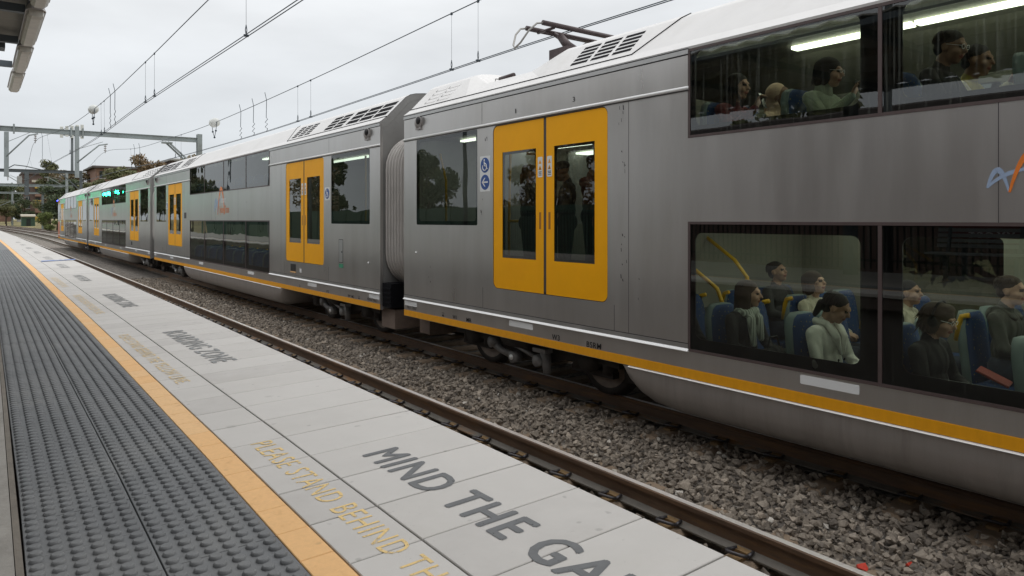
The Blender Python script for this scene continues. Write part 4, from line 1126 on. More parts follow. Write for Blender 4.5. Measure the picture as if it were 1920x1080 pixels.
# pantograph on the nearest carriage
pan = part(None, 'pantograph', ['pan_brown', 'horn', 'insulator'], lambda mb: [
    [mb.tube([(-.70, y_, 4.655), (.70, y_, 4.655)], .036, 8, 0) for y_ in (6.74, 7.09)],
    [mb.tube([(s_ * .68, 6.74, 4.655), (s_ * .80, 6.74, 4.63), (s_ * .92, 6.76, 4.52), (s_ * 1.0, 6.84, 4.36), (s_ * 1.03, 6.92, 4.30), (s_ * 1.0, 6.99, 4.36), (s_ * .90, 7.07, 4.53), (s_ * .80, 7.09, 4.63), (s_ * .68, 7.09, 4.655)], .013, 8, 1) for s_ in (-1, 1)],
    [mb.tube([(x_, 6.74, 4.62), (x_, 7.09, 4.62)], .02, 6, 0) for x_ in (-.5, .5)],
    mb.tube([(-.5, 6.9, 4.60), (.5, 6.9, 4.60)], .028, 8, 0),
    mb.tube([(-.38, 6.88, 4.58), (-.1, 6.45, 4.20), (0, 6.1, 4.02)], [.03, .04, .05], 8, 0), mb.tube([(.38, 6.88, 4.58), (.1, 6.45, 4.20), (0, 6.1, 4.02)], [.03, .04, .05], 8, 0),
    mb.tube([(-.42, 6.72, 4.52), (-.36, 6.56, 4.30)], [.05, .07], 8, 0), mb.tube([(-.1, 6.55, 4.42), (-.38, 6.50, 4.25)], [.02, .03], 8, 0),
    mb.box((-.6, 6.55, 3.93), (.6, 7.5, 3.99), 0), mb.tube([(-.45, 7.1, 3.98), (-.45, 7.1, 4.12)], .06, 8, 2), mb.tube([(.45, 7.1, 3.98), (.45, 7.1, 4.12)], .06, 8, 2),
    mb.box((-.75, 6.2, 4.10), (-.2, 6.55, 4.24), 0), mb.tube([(-.98, 7.0, 3.97), (-.98, 7.32, 3.96)], .03, 6, 0), mb.tube([(-.98, 7.32, 3.96), (-.98, 7.42, 3.98), (-.98, 7.44, 3.93), (-.98, 7.34, 3.92)], .008, 6, 1)], c1)

# ------------------------------------------------------------------ people
class Body:
    def __init__(s): s.p = []
    def cap(s, a, ra, b_, rb, t_): s.p.append(('c', Vector(a), ra, Vector(b_), rb, t_)); return s
    def ell(s, c_, r_, t_, rot=None): s.p.append(('e', Vector(c_), Vector(r_), rot or Matrix.Identity(3), None, t_)); return s
    def xform(s, M, T):
        q = Body()
        for p_ in s.p:
            if p_[0] == 'c': q.p.append(('c', M @ p_[1] + T, p_[2], M @ p_[3] + T, p_[4], p_[5]))
            else: q.p.append(('e', M @ p_[1] + T, p_[2], M @ p_[3], None, p_[5]))
        return q
    def mesh(s, name, voxel, smooth_it=3):
        mb = MB()
        for p_ in s.p:
            if p_[0] == 'c':
                mb.tube([p_[1], p_[3]], [p_[2], p_[4]], 14)
                mb.ell(p_[1], (p_[2],) * 3, 12, 8); mb.ell(p_[3], (p_[4],) * 3, 12, 8)
            else: mb.ell(p_[1], p_[2], 18, 12, 0, p_[3])
        me = bpy.data.meshes.new(name); me.from_pydata(mb.v, [], mb.f); me.update()
        o = bpy.data.objects.new('tmp', me); COL.objects.link(o)
        m_ = o.modifiers.new('r', 'REMESH'); m_.mode = 'VOXEL'; m_.voxel_size = voxel
        m2 = o.modifiers.new('s', 'SMOOTH'); m2.factor = .5; m2.iterations = smooth_it
        bpy.context.view_layer.update()
        res = bpy.data.meshes.new_from_object(o.evaluated_get(bpy.context.evaluated_depsgraph_get()))
        bpy.data.objects.remove(o); bpy.data.meshes.remove(me)
        tags = []
        for p_ in s.p:
            if p_[5] not in tags: tags.append(p_[5])
        nf = len(res.polygons)
        cen = np.empty(nf * 3, dtype=np.float32); res.polygons.foreach_get('center', cen); cen = cen.reshape(-1, 3)
        best = np.full(nf, 1e9); idx = np.zeros(nf, dtype=np.int32)
        for p_ in s.p:
            if p_[0] == 'c':
                a = np.array(p_[1]); d = np.array(p_[3]) - a; L = max(1e-9, d @ d)
                t_ = np.clip(((cen - a) @ d) / L, 0, 1)
                dist = np.linalg.norm(cen - (a + t_[:, None] * d), axis=1) - (p_[2] + (p_[4] - p_[2]) * t_)
            else:
                q = (cen - np.array(p_[1])) @ np.array(p_[3])
                r_ = np.array(p_[2]); k = np.linalg.norm(q / r_, axis=1)
                dist = (k - 1) * r_.min()
            if p_[5] in ('lip', 'eye'): dist = dist - .003
            w = dist < best
            best[w] = dist[w]; idx[w] = tags.index(p_[5])
        res.materials.clear()
        for tg in tags: res.materials.append(MATS[tg])
        res.polygons.foreach_set('material_index', idx)
        res.polygons.foreach_set('use_smooth', np.ones(nf, dtype=bool))
        res.update(); res.name = name
        return res

def head_parts(skin):
    h = Body()
    h.ell((0, -.012, .03), (.073, .093, .083), skin).ell((0, .028, -.03), (.058, .063, .085), skin).ell((0, .05, -.088), (.034, .032, .026), skin)
    h.cap((0, .088, .012), .009, (0, .108, -.022), .0135, skin).cap((-.034, .078, .03), .012, (.034, .078, .03), .012, skin)
    h.ell((-.035, .06, -.03), (.028, .028, .028), skin).ell((.035, .06, -.03), (.028, .028, .028), skin)
    for s_ in (-1, 1):
        h.ell((s_ * .074, -.008, -.008), (.011, .021, .031), skin); h.ell((s_ * .03, .083, .011), (.014, .009, .0065), 'eye')
    h.ell((0, .087, -.058), (.024, .012, .0085), 'lip')
    return h

def hand_parts(w, d, up, skin, side=1, curl=.6, sc=1.0):
    "hand at wrist w pointing along d with back of the hand towards up"
    d = Vector(d).normalized(); up = Vector(up); up = (up - d * up.dot(d)).normalized(); sd = d.cross(up) * side
    b_ = Body(); w = Vector(w)
    pc = w + d * .05 * sc
    rot = Matrix((sd, d, up)).transposed()
    b_.ell(pc, (.040 * sc, .052 * sc, .017 * sc), skin, rot)
    for i, (off, ln) in enumerate(((-.031, .062), (-.0105, .072), (.0105, .068), (.031, .052))):
        base = w + d * .088 * sc + sd * off * sc
        d1 = (d * math.cos(curl * .6) - up * math.sin(curl * .6)); d2 = (d * math.cos(curl * 1.6) - up * math.sin(curl * 1.6))
        k1 = base + d1 * ln * .52 * sc; k2 = k1 + d2 * ln * .5 * sc
        b_.cap(base, .0098 * sc, k1, .0092 * sc, skin).cap(k1, .0092 * sc, k2, .0078 * sc, skin)
    tb = w + d * .03 * sc - sd * .032 * sc; td = (d * .7 - sd * .62 - up * .35).normalized()
    tk = tb + td * .04 * sc; b_.cap(tb, .0125 * sc, tk, .011 * sc, skin).cap(tk, .011 * sc, tk + (d * .9 - up * .35).normalized() * .03 * sc, .009 * sc, skin)
    return b_

HAIR = {
    'long': lambda t_: Body().ell((0, -.026, .046), (.086, .100, .084), t_).ell((0, -.065, -.06), (.088, .055, .14), t_).ell((-.07, -.02, -.07), (.028, .05, .15), t_).ell((.07, -.02, -.07), (.028, .05, .15), t_).ell((0, -.07, -.2), (.10, .05, .12), t_),
    'short': lambda t_: Body().ell((0, -.024, .048), (.081, .097, .078), t_).ell((0, -.062, -.01), (.07, .05, .06), t_),
    'wavy': lambda t_: Body().ell((0, -.022, .045), (.094, .108, .088), t_).ell((0, -.07, -.03), (.092, .06, .09), t_).ell((-.075, -.02, -.03), (.03, .055, .07), t_).ell((.075, -.02, -.03), (.03, .055, .07), t_).ell((0, .03, .095), (.06, .05, .035), t_),
    'tied': lambda t_: Body().ell((0, -.024, .044), (.081, .098, .078), t_).ell((0, -.058, -.02), (.068, .05, .06), t_).cap((0, -.12, -.02), .035, (.0, -.13, -.13), .022, t_),
    'bob': lambda t_: Body().ell((0, -.024, .046), (.092, .104, .086), t_).ell((0, -.055, -.05), (.085, .06, .085), t_).ell((-.074, -.01, -.04), (.024, .045, .07), t_).ell((.074, -.01, -.04), (.024, .045, .07), t_),
    'hijab': lambda t_: Body().ell((0, -.052, .030), (.092, .096, .104), t_).cap((0, -.045, -.07), .078, (0, -.02, -.15), .09, t_).ell((0, -.01, -.21), (.16, .12, .085), t_).ell((0, .07, -.22), (.10, .06, .09), t_).cap((-.06, .0, -.07), .028, (.03, .05, -.15), .032, t_).cap((.06, .0, -.07), .028, (-.03, .05, -.15), .032, t_),
    'cap': lambda t_: Body().ell((0, -.018, .058), (.086, .102, .068), t_).ell((0, .105, .045), (.065, .065, .009), t_),
}

def person(label, hip, top, bottom, skin, hair=None, hairm=None, sit=True, yaw=180.0, lean=0.0, nod=0.0, turn=0.0, arms=None, width=1.0, extra=None, coat_open=None, sleeves=None, voxel=.0085, tall=1.0):
    """front of the figure is local +y; yaw turns it in the world. hip = world point between the hips."""
    b_ = Body()
    sl = sleeves or top
    ln = R(lean)
    def T_(p_):     # lean the trunk about the hips
        x, y, z = p_; return Vector((x, y * math.cos(ln) + z * math.sin(ln), z * math.cos(ln) - y * math.sin(ln)))
    k = width
    zc = tall
    b_.ell((0, -.01, .02), (.165 * k, .125, .13), bottom)
    b_.ell(T_((0, -.005, .17 * zc)), (.140 * k, .108, .17), top); b_.ell(T_((0, -.012, .34 * zc)), (.158 * k, .110, .15), top)
    b_.cap(T_((-.13 * k, -.02, .435 * zc)), .062, T_((.13 * k, -.02, .435 * zc)), .062, top)
    b_.cap(T_((0, -.02, .45 * zc)), .066, T_((0, -.012, .52 * zc)), .056, top if coat_open is None else skin)
    hb = T_((0, .0, .52 * zc))
    b_.cap(T_((0, -.015, .49 * zc)), .054, hb + Vector((0, .012, .06)), .050, skin)
    Mh = Matrix.Rotation(-R(turn), 3, 'Z') @ Matrix.Rotation(-R(nod) - ln * .55, 3, 'X')
    hc = hb + Vector((0, .012, .025)) + Mh @ Vector((0, .02, .100))
    b_.p += head_parts(skin).xform(Mh, hc).p
    # legs
    for s_ in (-1, 1):
        if sit:
            kn = Vector((s_ * .10, .43, .02)); an = Vector((s_ * .105, .40, -.38))
        else:
            kn = Vector((s_ * .09, .02, -.42)); an = Vector((s_ * .09, -.02, -.83))
        b_.cap((s_ * .088, .0, -.01), .086, kn, .062, bottom).cap(kn, .060, an, .042, bottom)
        b_.cap(an + Vector((0, -.02, -.055)), .036, an + Vector((s_ * .01, .15, -.065)), .032, 'cloth_black')
    arms = arms or [((-.23, .03, .20), (-.13, .24, .12)), ((.23, .03, .20), (.13, .24, .12))]
    for s_, am in zip((-1, 1), arms):
        sh = T_((s_ * .172 * k, -.02, .425 * zc)); el_ = T_(am[0]); wr = T_(am[1])
        b_.cap(sh, .060, el_, .047, sl).cap(el_, .047, wr - (wr - el_) * .06, .036, sl)
        dr = Vector(am[2]) if len(am) > 2 else (wr - el_)
        upv = Vector(am[3]) if len(am) > 3 else Vector((0, 0, 1))
        b_.cap(wr - (wr - el_) * .1, .026, wr, .025, skin)
        b_.p += hand_parts(wr, dr, upv, skin, -s_, am[4] if len(am) > 4 else .7).p
    o = link('person', b_.mesh('person', voxel), None, hip, (0, 0, R(yaw)))
    tag(o, label, 'person', 'passengers in the nearest carriage')
    if hair:
        hm = HAIR[hair](hairm).xform(Mh, hc).mesh('hair', .0085, 4)
        if hair not in ('hijab', 'cap'):
            ln_ = {'long': .26, 'wavy': .15, 'bob': .15, 'tied': .07, 'short': .045}[hair]
            mb = MB()
            for q in range(150 if ln_ > .1 else 170):
                az_ = RNG.uniform(R(20), R(340)) - R(90) + R(180); el2 = RNG.uniform(R(0), R(52))
                c0 = Vector((0, -.024, .045))
                d0 = Vector((math.cos(az_) * math.cos(el2), -abs(math.sin(az_)) * math.cos(el2) if RNG.random() < .8 else math.sin(az_) * .5, math.sin(el2)))
                p0 = c0 + Vector((d0.x * .083, d0.y * .10, d0.z * .081)); pts = [p0]
                wv = RNG.uniform(-1, 1, 3) * (.016 if hair == 'wavy' else .005)
                for k_ in range(1, 5):
                    t_ = k_ / 4
                    e2 = el2 - t_ * ln_ / .10
                    if e2 > -.3: pk = c0 + Vector((d0.x / max(.5, math.cos(el2)) * math.cos(e2) * .085, d0.y / max(.5, math.cos(el2)) * math.cos(e2) * .101, math.sin(e2) * .084))
                    else: pk = pts[-1] + Vector((0, 0, -ln_ / 4))
                    pts.append(pk + Vector(wv) * t_)
                mb.tube([Mh @ q_ + hc for q_ in pts], [.0045, .0055, .005, .004, .0012], 4, 0, True, False)
            bm = bmesh.new(); bm.from_mesh(hm); tm = mb.mesh('t', hairm); bm.from_mesh(tm); bm.to_mesh(hm); bm.free(); bpy.data.meshes.remove(tm)
        link({'hijab': 'headscarf', 'cap': 'cap'}.get(hair, 'hair'), hm, o)
    if extra: extra(o, Mh, hc, T_)
    return o

def glasses(o, Mh, hc, T_):
    mb = MB()
    for s_ in (-1, 1):
        mb.tube([Mh @ Vector((s_ * .032 + .021 * math.cos(a_ * math.pi / 6), .098, .010 + .016 * math.sin(a_ * math.pi / 6))) + hc for a_ in range(13)], .0022, 5, 0)
        mb.tube([Mh @ Vector((s_ * .053, .096, .014)) + hc, Mh @ Vector((s_ * .08, .0, .016)) + hc], .0022, 5, 0)
    link('glasses', mb.mesh('glasses', 'steel_bright'), o)
def headphones(o, Mh, hc, T_):
    mb = MB()
    mb.tube([Mh @ Vector((.108 * math.cos(R(a_)), -.015, .03 + .112 * math.sin(R(a_)))) + hc for a_ in range(-10, 191, 20)], .009, 6, 0)
    for s_ in (-1, 1): mb.ell(Mh @ Vector((s_ * .098, -.01, -.005)) + hc, (.02, .036, .042), 12, 8)
    link('headphones', mb.mesh('headphones', 'cloth_black'), o)
def scarf(o, Mh, hc, T_):
    b_ = Body(); base = T_((0, .0, .49))
    for a_ in range(0, 360, 24):
        q = base + Vector((.078 * math.cos(R(a_)), .075 * math.sin(R(a_)) + .01, .008 * math.sin(a_)))
        b_.ell(q, (.036, .036, .042), 'cloth_scarf')
    b_.cap(T_((-.05, .10, .44)), .04, T_((-.06, .125, .26)), .03, 'cloth_scarf').cap(T_((.06, .10, .44)), .04, T_((.05, .125, .22)), .028, 'cloth_scarf')
    link('scarf', b_.mesh('scarf', .009, 1), o)
def turtleneck(o, Mh, hc, T_):
    b_ = Body(); b_.cap(T_((0, -.015, .46)), .078, T_((0, -.006, .555)), .066, 'cloth_sage')
    link('roll_collar', b_.mesh('roll_collar', .009, 1), o)
def lapels(m_):
    def f(o, Mh, hc, T_):
        b_ = Body()
        for s_ in (-1, 1):
            b_.cap(T_((s_ * .075, .03, .50)), .03, T_((s_ * .06, .105, .40)), .03, m_).cap(T_((s_ * .06, .105, .40)), .028, T_((s_ * .02, .118, .27)), .014, m_)
            b_.cap(T_((s_ * .075, .03, .50)), .03, T_((s_ * .05, -.075, .515)), .03, m_)
        link('collar', b_.mesh('collar', .008, 1), o)
        mb = MB()
        for (x_, z_) in ((-.05, .22), (.04, .22), (-.05, .13), (.04, .13)): mb.ell(T_((x_, .112, z_)), (.012, .006, .012), 8, 6)
        link('button', mb.mesh('button', 'cloth_black'), o)
    return f
def hood(m_):
    def f(o, Mh, hc, T_):
        b_ = Body().cap(T_((-.08, -.05, .48)), .045, T_((.08, -.05, .48)), .045, m_).cap(T_((-.09, -.03, .48)), .035, T_((-.06, .07, .43)), .025, m_).cap(T_((.09, -.03, .48)), .035, T_((.06, .07, .43)), .025, m_).ell(T_((0, -.10, .44)), (.10, .05, .07), m_)
        link('hood', b_.mesh('hood', .009, 2), o)
    return f
def item(name, label, cat, m_, fn, loc, rot=(0, 0, 0)):
    mb = MB(); fn(mb); return tag(link(name, mb.mesh(name, m_), None, loc, rot), label, cat)

LAP = [((-.24, .05, .20), (-.09, .27, .13), (.75, .65, -.1)), ((.24, .05, .20), (.08, .28, .13), (-.75, .6, -.1))]
PHONE = [((-.25, .08, .22), (-.12, .27, .16)), ((.22, .13, .24), (.07, .27, .42), (-.15, .35, .9), (.1, -.9, .3), 1.0)]
READ = [((-.24, .10, .20), (-.10, .33, .24), (.3, .9, .15)), ((.24, .10, .20), (.10, .33, .24), (-.3, .9, .15))]
LOW, UPZ = .71, 2.575
# lower deck, from the left
person('passenger in dark clothes cut off at the left edge of the lower window', (5.50, 4.60, LOW), 'cloth_black', 'cloth_black', 'skin_light', 'short', 'hair_black', arms=LAP, nod=10)
person('woman with long dark hair, black jacket and pale fringed scarf, hands clasped, lower deck', (5.52, 3.86, LOW + .02), 'cloth_black', 'cloth_black', 'skin_light', 'long', 'hair_brown', arms=LAP, turn=-22, extra=scarf, lean=2)
person('woman in white double breasted coat looking down, lower deck window seat', (5.50, 3.06, LOW - .005), 'cloth_white', 'cloth_charcoal', 'skin_mid', 'tied', 'hair_black', arms=LAP, nod=24, turn=-12, extra=lapels('cloth_white'), width=1.06)
person('woman in dark coat with grey-brown hair, glasses and headphones, lower deck', (5.51, 2.28, LOW - .03), 'cloth_black', 'cloth_black', 'skin_light', 'wavy', 'hair_greybrown', arms=LAP, nod=12, turn=0, width=1.12, extra=lambda *a_: (headphones(*a_), glasses(*a_)))
person('woman in cream jacket leaning back beyond the white coated woman, lower deck', (6.75, 3.83, LOW + .05), 'cloth_cream', 'cloth_denim', 'skin_light', 'bob', 'hair_brown', arms=LAP, lean=-8, nod=-8)
person('man in dark jacket with head tilted back, far side of the lower deck', (7.20, 4.55, LOW + .10), 'cloth_charcoal', 'cloth_denim', 'skin_mid', 'short', 'hair_black', arms=LAP, lean=-6, nod=-10)
person('man with short black hair by the far windows of the lower deck', (7.20, 3.20, LOW - .02), 'cloth_cream', 'cloth_denim', 'skin_mid', 'short', 'hair_black', arms=LAP, sleeves='cloth_charcoal', nod=-4)
person('young man in grey hooded top at the right edge, lower deck', (6.70, 2.20, LOW + .11), 'cloth_hoodie', 'cloth_denim', 'skin_light', 'short', 'hair_brown', arms=LAP, extra=hood('cloth_hoodie'), turn=6, width=1.08)
# upper deck
person('woman with long black hair and maroon top raising a phone, upper deck', (5.55, 3.98, UPZ + .03), 'cloth_maroon', 'cloth_black', 'skin_light', 'long', 'hair_black', arms=PHONE, turn=-4, nod=4)
person('woman in beige headscarf bent forward, upper deck aisle seat', (5.88, 3.88, UPZ - .05), 'cloth_olive', 'cloth_black', 'skin_deep', 'hijab', 'cloth_beige', arms=LAP, lean=10, nod=10, turn=-14)
person('woman with bobbed black hair, glasses and sage green roll neck jumper, upper deck', (5.52, 3.10, UPZ + .01), 'cloth_sage', 'cloth_black', 'skin_light', 'bob', 'hair_black', arms=PHONE, turn=-10, nod=6, extra=lambda *a_: (turtleneck(*a_), glasses(*a_)), width=1.06)
person('man in black jacket and glasses, nearer of the pair in the right upper window', (5.54, 2.22, UPZ + .05), 'cloth_black', 'cloth_black', 'skin_tan', 'short', 'hair_black', arms=READ, nod=14, turn=4, extra=glasses, width=1.1)
person('man in mustard and dark jacket, farther of the pair in the right upper window', (5.98, 2.20, UPZ + .01), 'cloth_mustard', 'cloth_black', 'skin_tan', 'short', 'hair_black', arms=PHONE, nod=8, sleeves='cloth_cream')
# standing in the vestibule
person('standing woman with fair ponytail and black coat behind the left door window', (5.62, 7.10, 1.98), 'cloth_black', 'cloth_charcoal', 'skin_light', 'tied', 'hair_fair', sit=False, yaw=215, arms=LAP)
person('standing person in black cap and dark coat behind the right door window', (5.72, 6.50, 1.99), 'cloth_charcoal', 'cloth_charcoal', 'skin_mid', 'cap', 'cloth_black', sit=False, yaw=60, arms=LAP, nod=15, width=1.1)
person('standing man in maroon top and dark cap, taller figure behind the right door window', (5.98, 6.32, 2.06), 'cloth_maroon', 'cloth_denim', 'skin_mid', 'short', 'hair_black', sit=False, yaw=200, arms=PHONE, nod=10, width=1.1)
# carried things
item('phone', 'phone held up by the maroon dressed woman, upper deck', 'phone', ['phone_black', 'phone_screen'], lambda mb: [mb.box((-.036, -.006, -.07), (.036, .002, .07), 0), mb.box((-.032, .0021, -.064), (.032, .003, .064), 1)], (5.50, 3.66, 3.08), (R(-20), 0, R(10)))
item('phone', 'phone in the hand of the roll neck woman, upper deck', 'phone', ['phone_black', 'phone_screen'], lambda mb: [mb.box((-.036, -.006, -.07), (.036, .002, .07), 0), mb.box((-.032, .0021, -.064), (.032, .003, .064), 1)], (5.46, 2.78, 3.05), (R(-20), 0, R(10)))
item('folder', 'red folder on the lap behind the headphone wearer', 'folder', 'warn_red', lambda mb: mb.cham((-.10, -.11, -.008), (.10, .11, .008), .004), (5.90, 2.02, .90), (R(25), 0, .2))
item('handbag', 'black handbag on the lap of the scarf wearing woman', 'bag', 'cloth_black', lambda mb: [mb.ell((0, 0, 0), (.14, .09, .10), 14, 10), mb.tube([(-.09, 0, .08), (-.05, 0, .17), (.05, 0, .17), (.09, 0, .08)], .009, 6)], (5.50, 3.55, .86))

# ------------------------------------------------------------------ overhead wiring
def catmull(pts, n=6):
    out_ = []
    P = [Vector(p_) for p_ in pts]; P = [P[0] * 2 - P[1]] + P + [P[-1] * 2 - P[-2]]
    for i in range(1, len(P) - 2):
        for k in range(n):
            t_ = k / n
            out_.append(.5 * ((2 * P[i]) + (-P[i - 1] + P[i + 1]) * t_ + (2 * P[i - 1] - 5 * P[i] + 4 * P[i + 1] - P[i + 2]) * t_ * t_ + (-P[i - 1] + 3 * P[i] - 3 * P[i + 1] + P[i + 2]) * t_ ** 3))
    out_.append(P[-2])
    return out_
def zat(pts, y):
    for a, b_ in zip(pts[:-1], pts[1:]):
        if a.y <= y <= b_.y: 
            t_ = (y - a.y) / max(1e-6, b_.y - a.y); return a.lerp(b_, t_)
    return pts[-1]
def catenary(label, mess, cont, drops, feeders, insul, gap=.055):
    root = thing('overhead_wire', label, 'wire')
    ms = catmull(mess); cs = catmull(cont)
    mb = MB(); mb.tube(ms, .0095, 5); link('messenger_wire', mb.mesh('messenger_wire', 'wire'), root)
    for s_ in (-1, 1):
        mb = MB(); mb.tube([c_ + Vector((s_ * gap / 2, 0, 0)) for c_ in cs], .0075, 5); link('contact_wire', mb.mesh('contact_wire', 'wire'), root)
    for y in drops:
        a = zat(ms, y); b_ = zat(cs, y)
        mb = MB(); mb.tube([a, b_ + Vector((0, 0, .16))], .0028, 4); mb.tube([b_ + Vector((0, 0, .17)), b_ + Vector((.012, 0, .09)), b_ + Vector((0, 0, .01))], .007, 4); mb.tube([b_ + Vector((0, 0, .17)), b_ + Vector((-.012, 0, .09)), b_ + Vector((0, 0, .01))], .007, 4)
        mb.box(a - Vector((.012, .02, .03)), a + Vector((.012, .02, .015))); mb.box(b_ - Vector((.035, .02, .012)), b_ + Vector((.035, .02, .02)))
        link('dropper', mb.mesh('dropper', 'wire'), root)
    for y in feeders:
        a = zat(ms, y); b_ = zat(cs, y); h_ = a.z - b_.z
        mb = MB(); pts = [a + Vector((-.05, 0, .22)), a, a + Vector((0, .03, -.55 * h_))]
        for k in range(5): pts.append(Vector((a.x, a.y + (.13 if k % 2 else -.10), a.z - h_ * (.62 + k * .075))))
        pts.append(b_)
        mb.tube(pts, .009, 5); link('feeder_cable', mb.mesh('feeder_cable', 'wire'), root)
    for y in insul:
        a = zat(ms, y); d_ = (zat(ms, y + .5) - a).normalized()
        mb = MB()
        for k in (0, 1):
            c_ = a + d_ * (k * .26 - .13)
            q = d_.to_track_quat('Z', 'Y').to_matrix()
            mb.ell(c_, (.155, .155, .115), 16, 10, 0, q)
        link('insulator', mb.mesh('insulator', 'insulator'), root)
        mb = MB(); mb.tube([a + d_ * .35, a + d_ * .22 + Vector((0, 0, -.30)), a + Vector((0, 0, -.52)), a - d_ * .18 + Vector((0, 0, -.3)), a - d_ * .3], .011, 5)
        for q in ((.22, -.30), (-.18, -.3), (0, -.52)): mb.ell(a + d_ * q[0] + Vector((0, 0, q[1])), (.035, .05, .035), 8, 6)
        link('jumper_cable', mb.mesh('jumper_cable', 'wire'), root)
    return root
catenary('left overhead wires with white insulator, above the empty near track',
         [(3.35, -6, 6.15), (3.35, 5, 6.05), (3.35, 13.6, 6.0), (3.35, 20, 5.93), (3.33, 28, 5.92), (3.2, 38, 6.15), (2.77, 49.8, 6.60), (2.9, 60, 5.9), (3.0, 75, 5.6), (3.0, 96, 6.75 + .3)],
         [(3.35, -6, 4.87), (3.35, 9, 4.88), (3.35, 20, 4.94), (3.33, 30, 4.86), (3.15, 44, 4.95), (3.1, 60, 5.0), (3.1, 96, 5.2)],
         [4.2, 11.3, 18.4, 19.5, 26.5, 27.2, 36, 44, 57, 66, 78], [24.3, 25.2, 46], [29.0])
catenary('right overhead wires with white insulator, above the train roof',
         [(6.71, -6, 5.95), (6.71, 5, 5.80), (6.71, 9.8, 5.70), (6.71, 17.2, 5.54), (6.71, 26.2, 5.45), (6.65, 33, 5.52), (6.55, 40.5, 5.68), (6.33, 49.8, 6.19), (6.45, 60, 5.75), (6.5, 75, 5.55), (6.4, 96, 6.5)],
         [(6.71, -6, 4.69), (6.71, 5, 4.70), (6.71, 9.0, 4.70), (6.71, 14, 4.65), (6.71, 22, 4.585), (6.65, 34, 4.65), (6.5, 50, 4.85), (6.5, 75, 5.0), (6.3, 96, 5.2)],
         [3.0, 9.85, 10.68, 17.3, 18.2, 31.2, 32.2, 42, 55, 64], [20.7, 21.9, 23.2, 39.7, 41.0], [26.3])

def beam(mb, a, b_, w, h, mi=0):
    a = Vector(a); b_ = Vector(b_); d = (b_ - a).normalized()
    up = Vector((0, 0, 1)) if abs(d.z) < .95 else Vector((0, 1, 0))
    s_ = d.cross(up).normalized(); u = s_.cross(d).normalized()
    f = lambda p_: [p_ + s_ * w / 2 + u * h / 2, p_ - s_ * w / 2 + u * h / 2, p_ - s_ * w / 2 - u * h / 2, p_ + s_ * w / 2 - u * h / 2]
    mb.loft([f(a), f(b_)])
def ibeam(mb, a, b_, w, h):
    a = Vector(a); b_ = Vector(b_); d = (b_ - a).normalized()
    up = Vector((0, 0, 1)) if abs(d.z) < .95 else Vector((0, 1, 0))
    s_ = d.cross(up).normalized(); u = s_.cross(d).normalized()
    beam(mb, a + u * (h / 2 - .02), b_ + u * (h / 2 - .02), w, .03); beam(mb, a - u * (h / 2 - .02), b_ - u * (h / 2 - .02), w, .03); beam(mb, a, b_, .03 + w * .25, h - .05)
def P_(root, name, m_, fn):
    mb = MB(); fn(mb); return link(name, mb.mesh(name, m_), root)
def cant_arm(root, base, tip, zc, m_='galv'):
    b_ = Vector(base); t_ = Vector(tip)
    P_(root, 'cantilever_arm', m_, lambda mb: [mb.tube([b_ + Vector((0, 0, -.55)), b_.lerp(t_, .85) + Vector((0, 0, -.05)), t_ + Vector((.25 if t_.x > b_.x else -.25, 0, -.06))], .045, 6), mb.tube([b_ + Vector((0, 0, .25)), t_ + Vector((0, 0, .06))], .015, 5)])
    def ins(mb):
        for k in range(3): mb.ell(t_ + Vector((.12, 0, -.2 - k * .13)), (.08, .08, .04), 10, 6)
        mb.tube([t_ + Vector((.12, 0, -.05)), t_ + Vector((.12, 0, -.62))], .02, 5)
    P_(root, 'insulator', 'lamp_case', ins)

g1 = thing('wire_gantry', 'nearest pale steel gantry spanning all tracks above the train', 'gantry', (0, 49.8, 0))
P_(g1, 'boom', 'galv', lambda mb: [ibeam(mb, (-6, 0, 7.22), (11.65, 0, 7.26), .24, .30), [mb.box((x_ - .04, -.16, 6.98), (x_ + .04, .16, 7.52)) for x_ in (1.05, 1.75, 4.55, 5.15)]])
P_(g1, 'column', 'galv', lambda mb: [ibeam(mb, (11.75, 0, -.5), (11.75, 0, 7.65), .30, .34)])
P_(g1, 'column', 'galv', lambda mb: [ibeam(mb, (-6.1, 0, -.5), (-6.1, 0, 7.6), .30, .34)])
P_(g1, 'drop_post', 'galv', lambda mb: ibeam(mb, (4.85, .0, 4.55), (4.85, .0, 7.62), .22, .24))
P_(g1, 'drop_post', 'galv', lambda mb: ibeam(mb, (1.40, .0, 4.50), (1.40, .0, 7.05), .22, .24))
P_(g1, 'brace', 'galv', lambda mb: [beam(mb, (9.85, -.08, 7.03), (11.7, -.08, 5.3), .1, .1), beam(mb, (9.7, .08, 7.03), (11.55, .08, 5.25), .1, .1), mb.box((9.5, -.18, 6.92), (10.1, .18, 7.02))])
cant_arm(g1, (4.85, -.1, 6.0), (6.2, -.1, 6.72), 0); cant_arm(g1, (1.40, -.1, 6.2), (2.65, -.1, 7.1), 0)
g2 = thing('wire_gantry', 'second dark steel gantry with a thick hanging post, left of the leading carriage', 'gantry', (0, 96, 0))
P_(g2, 'boom', 'galv_dark', lambda mb: [ibeam(mb, (-8, 0, 7.42), (9.6, 0, 7.5), .3, .36)])
P_(g2, 'column', 'galv_dark', lambda mb: ibeam(mb, (9.75, 0, -.3), (9.75, 0, 7.7), .3, .34))
P_(g2, 'column', 'galv_dark', lambda mb: ibeam(mb, (-8, 0, -.3), (-8, 0, 7.6), .3, .34))
P_(g2, 'drop_post', 'galv_dark', lambda mb: ibeam(mb, (4.54, 0, 4.75), (4.54, 0, 7.4), .4, .42))
P_(g2, 'drop_post', 'galv', lambda mb: ibeam(mb, (8.35, 0, 4.9), (8.35, 0, 7.4), .26, .3))
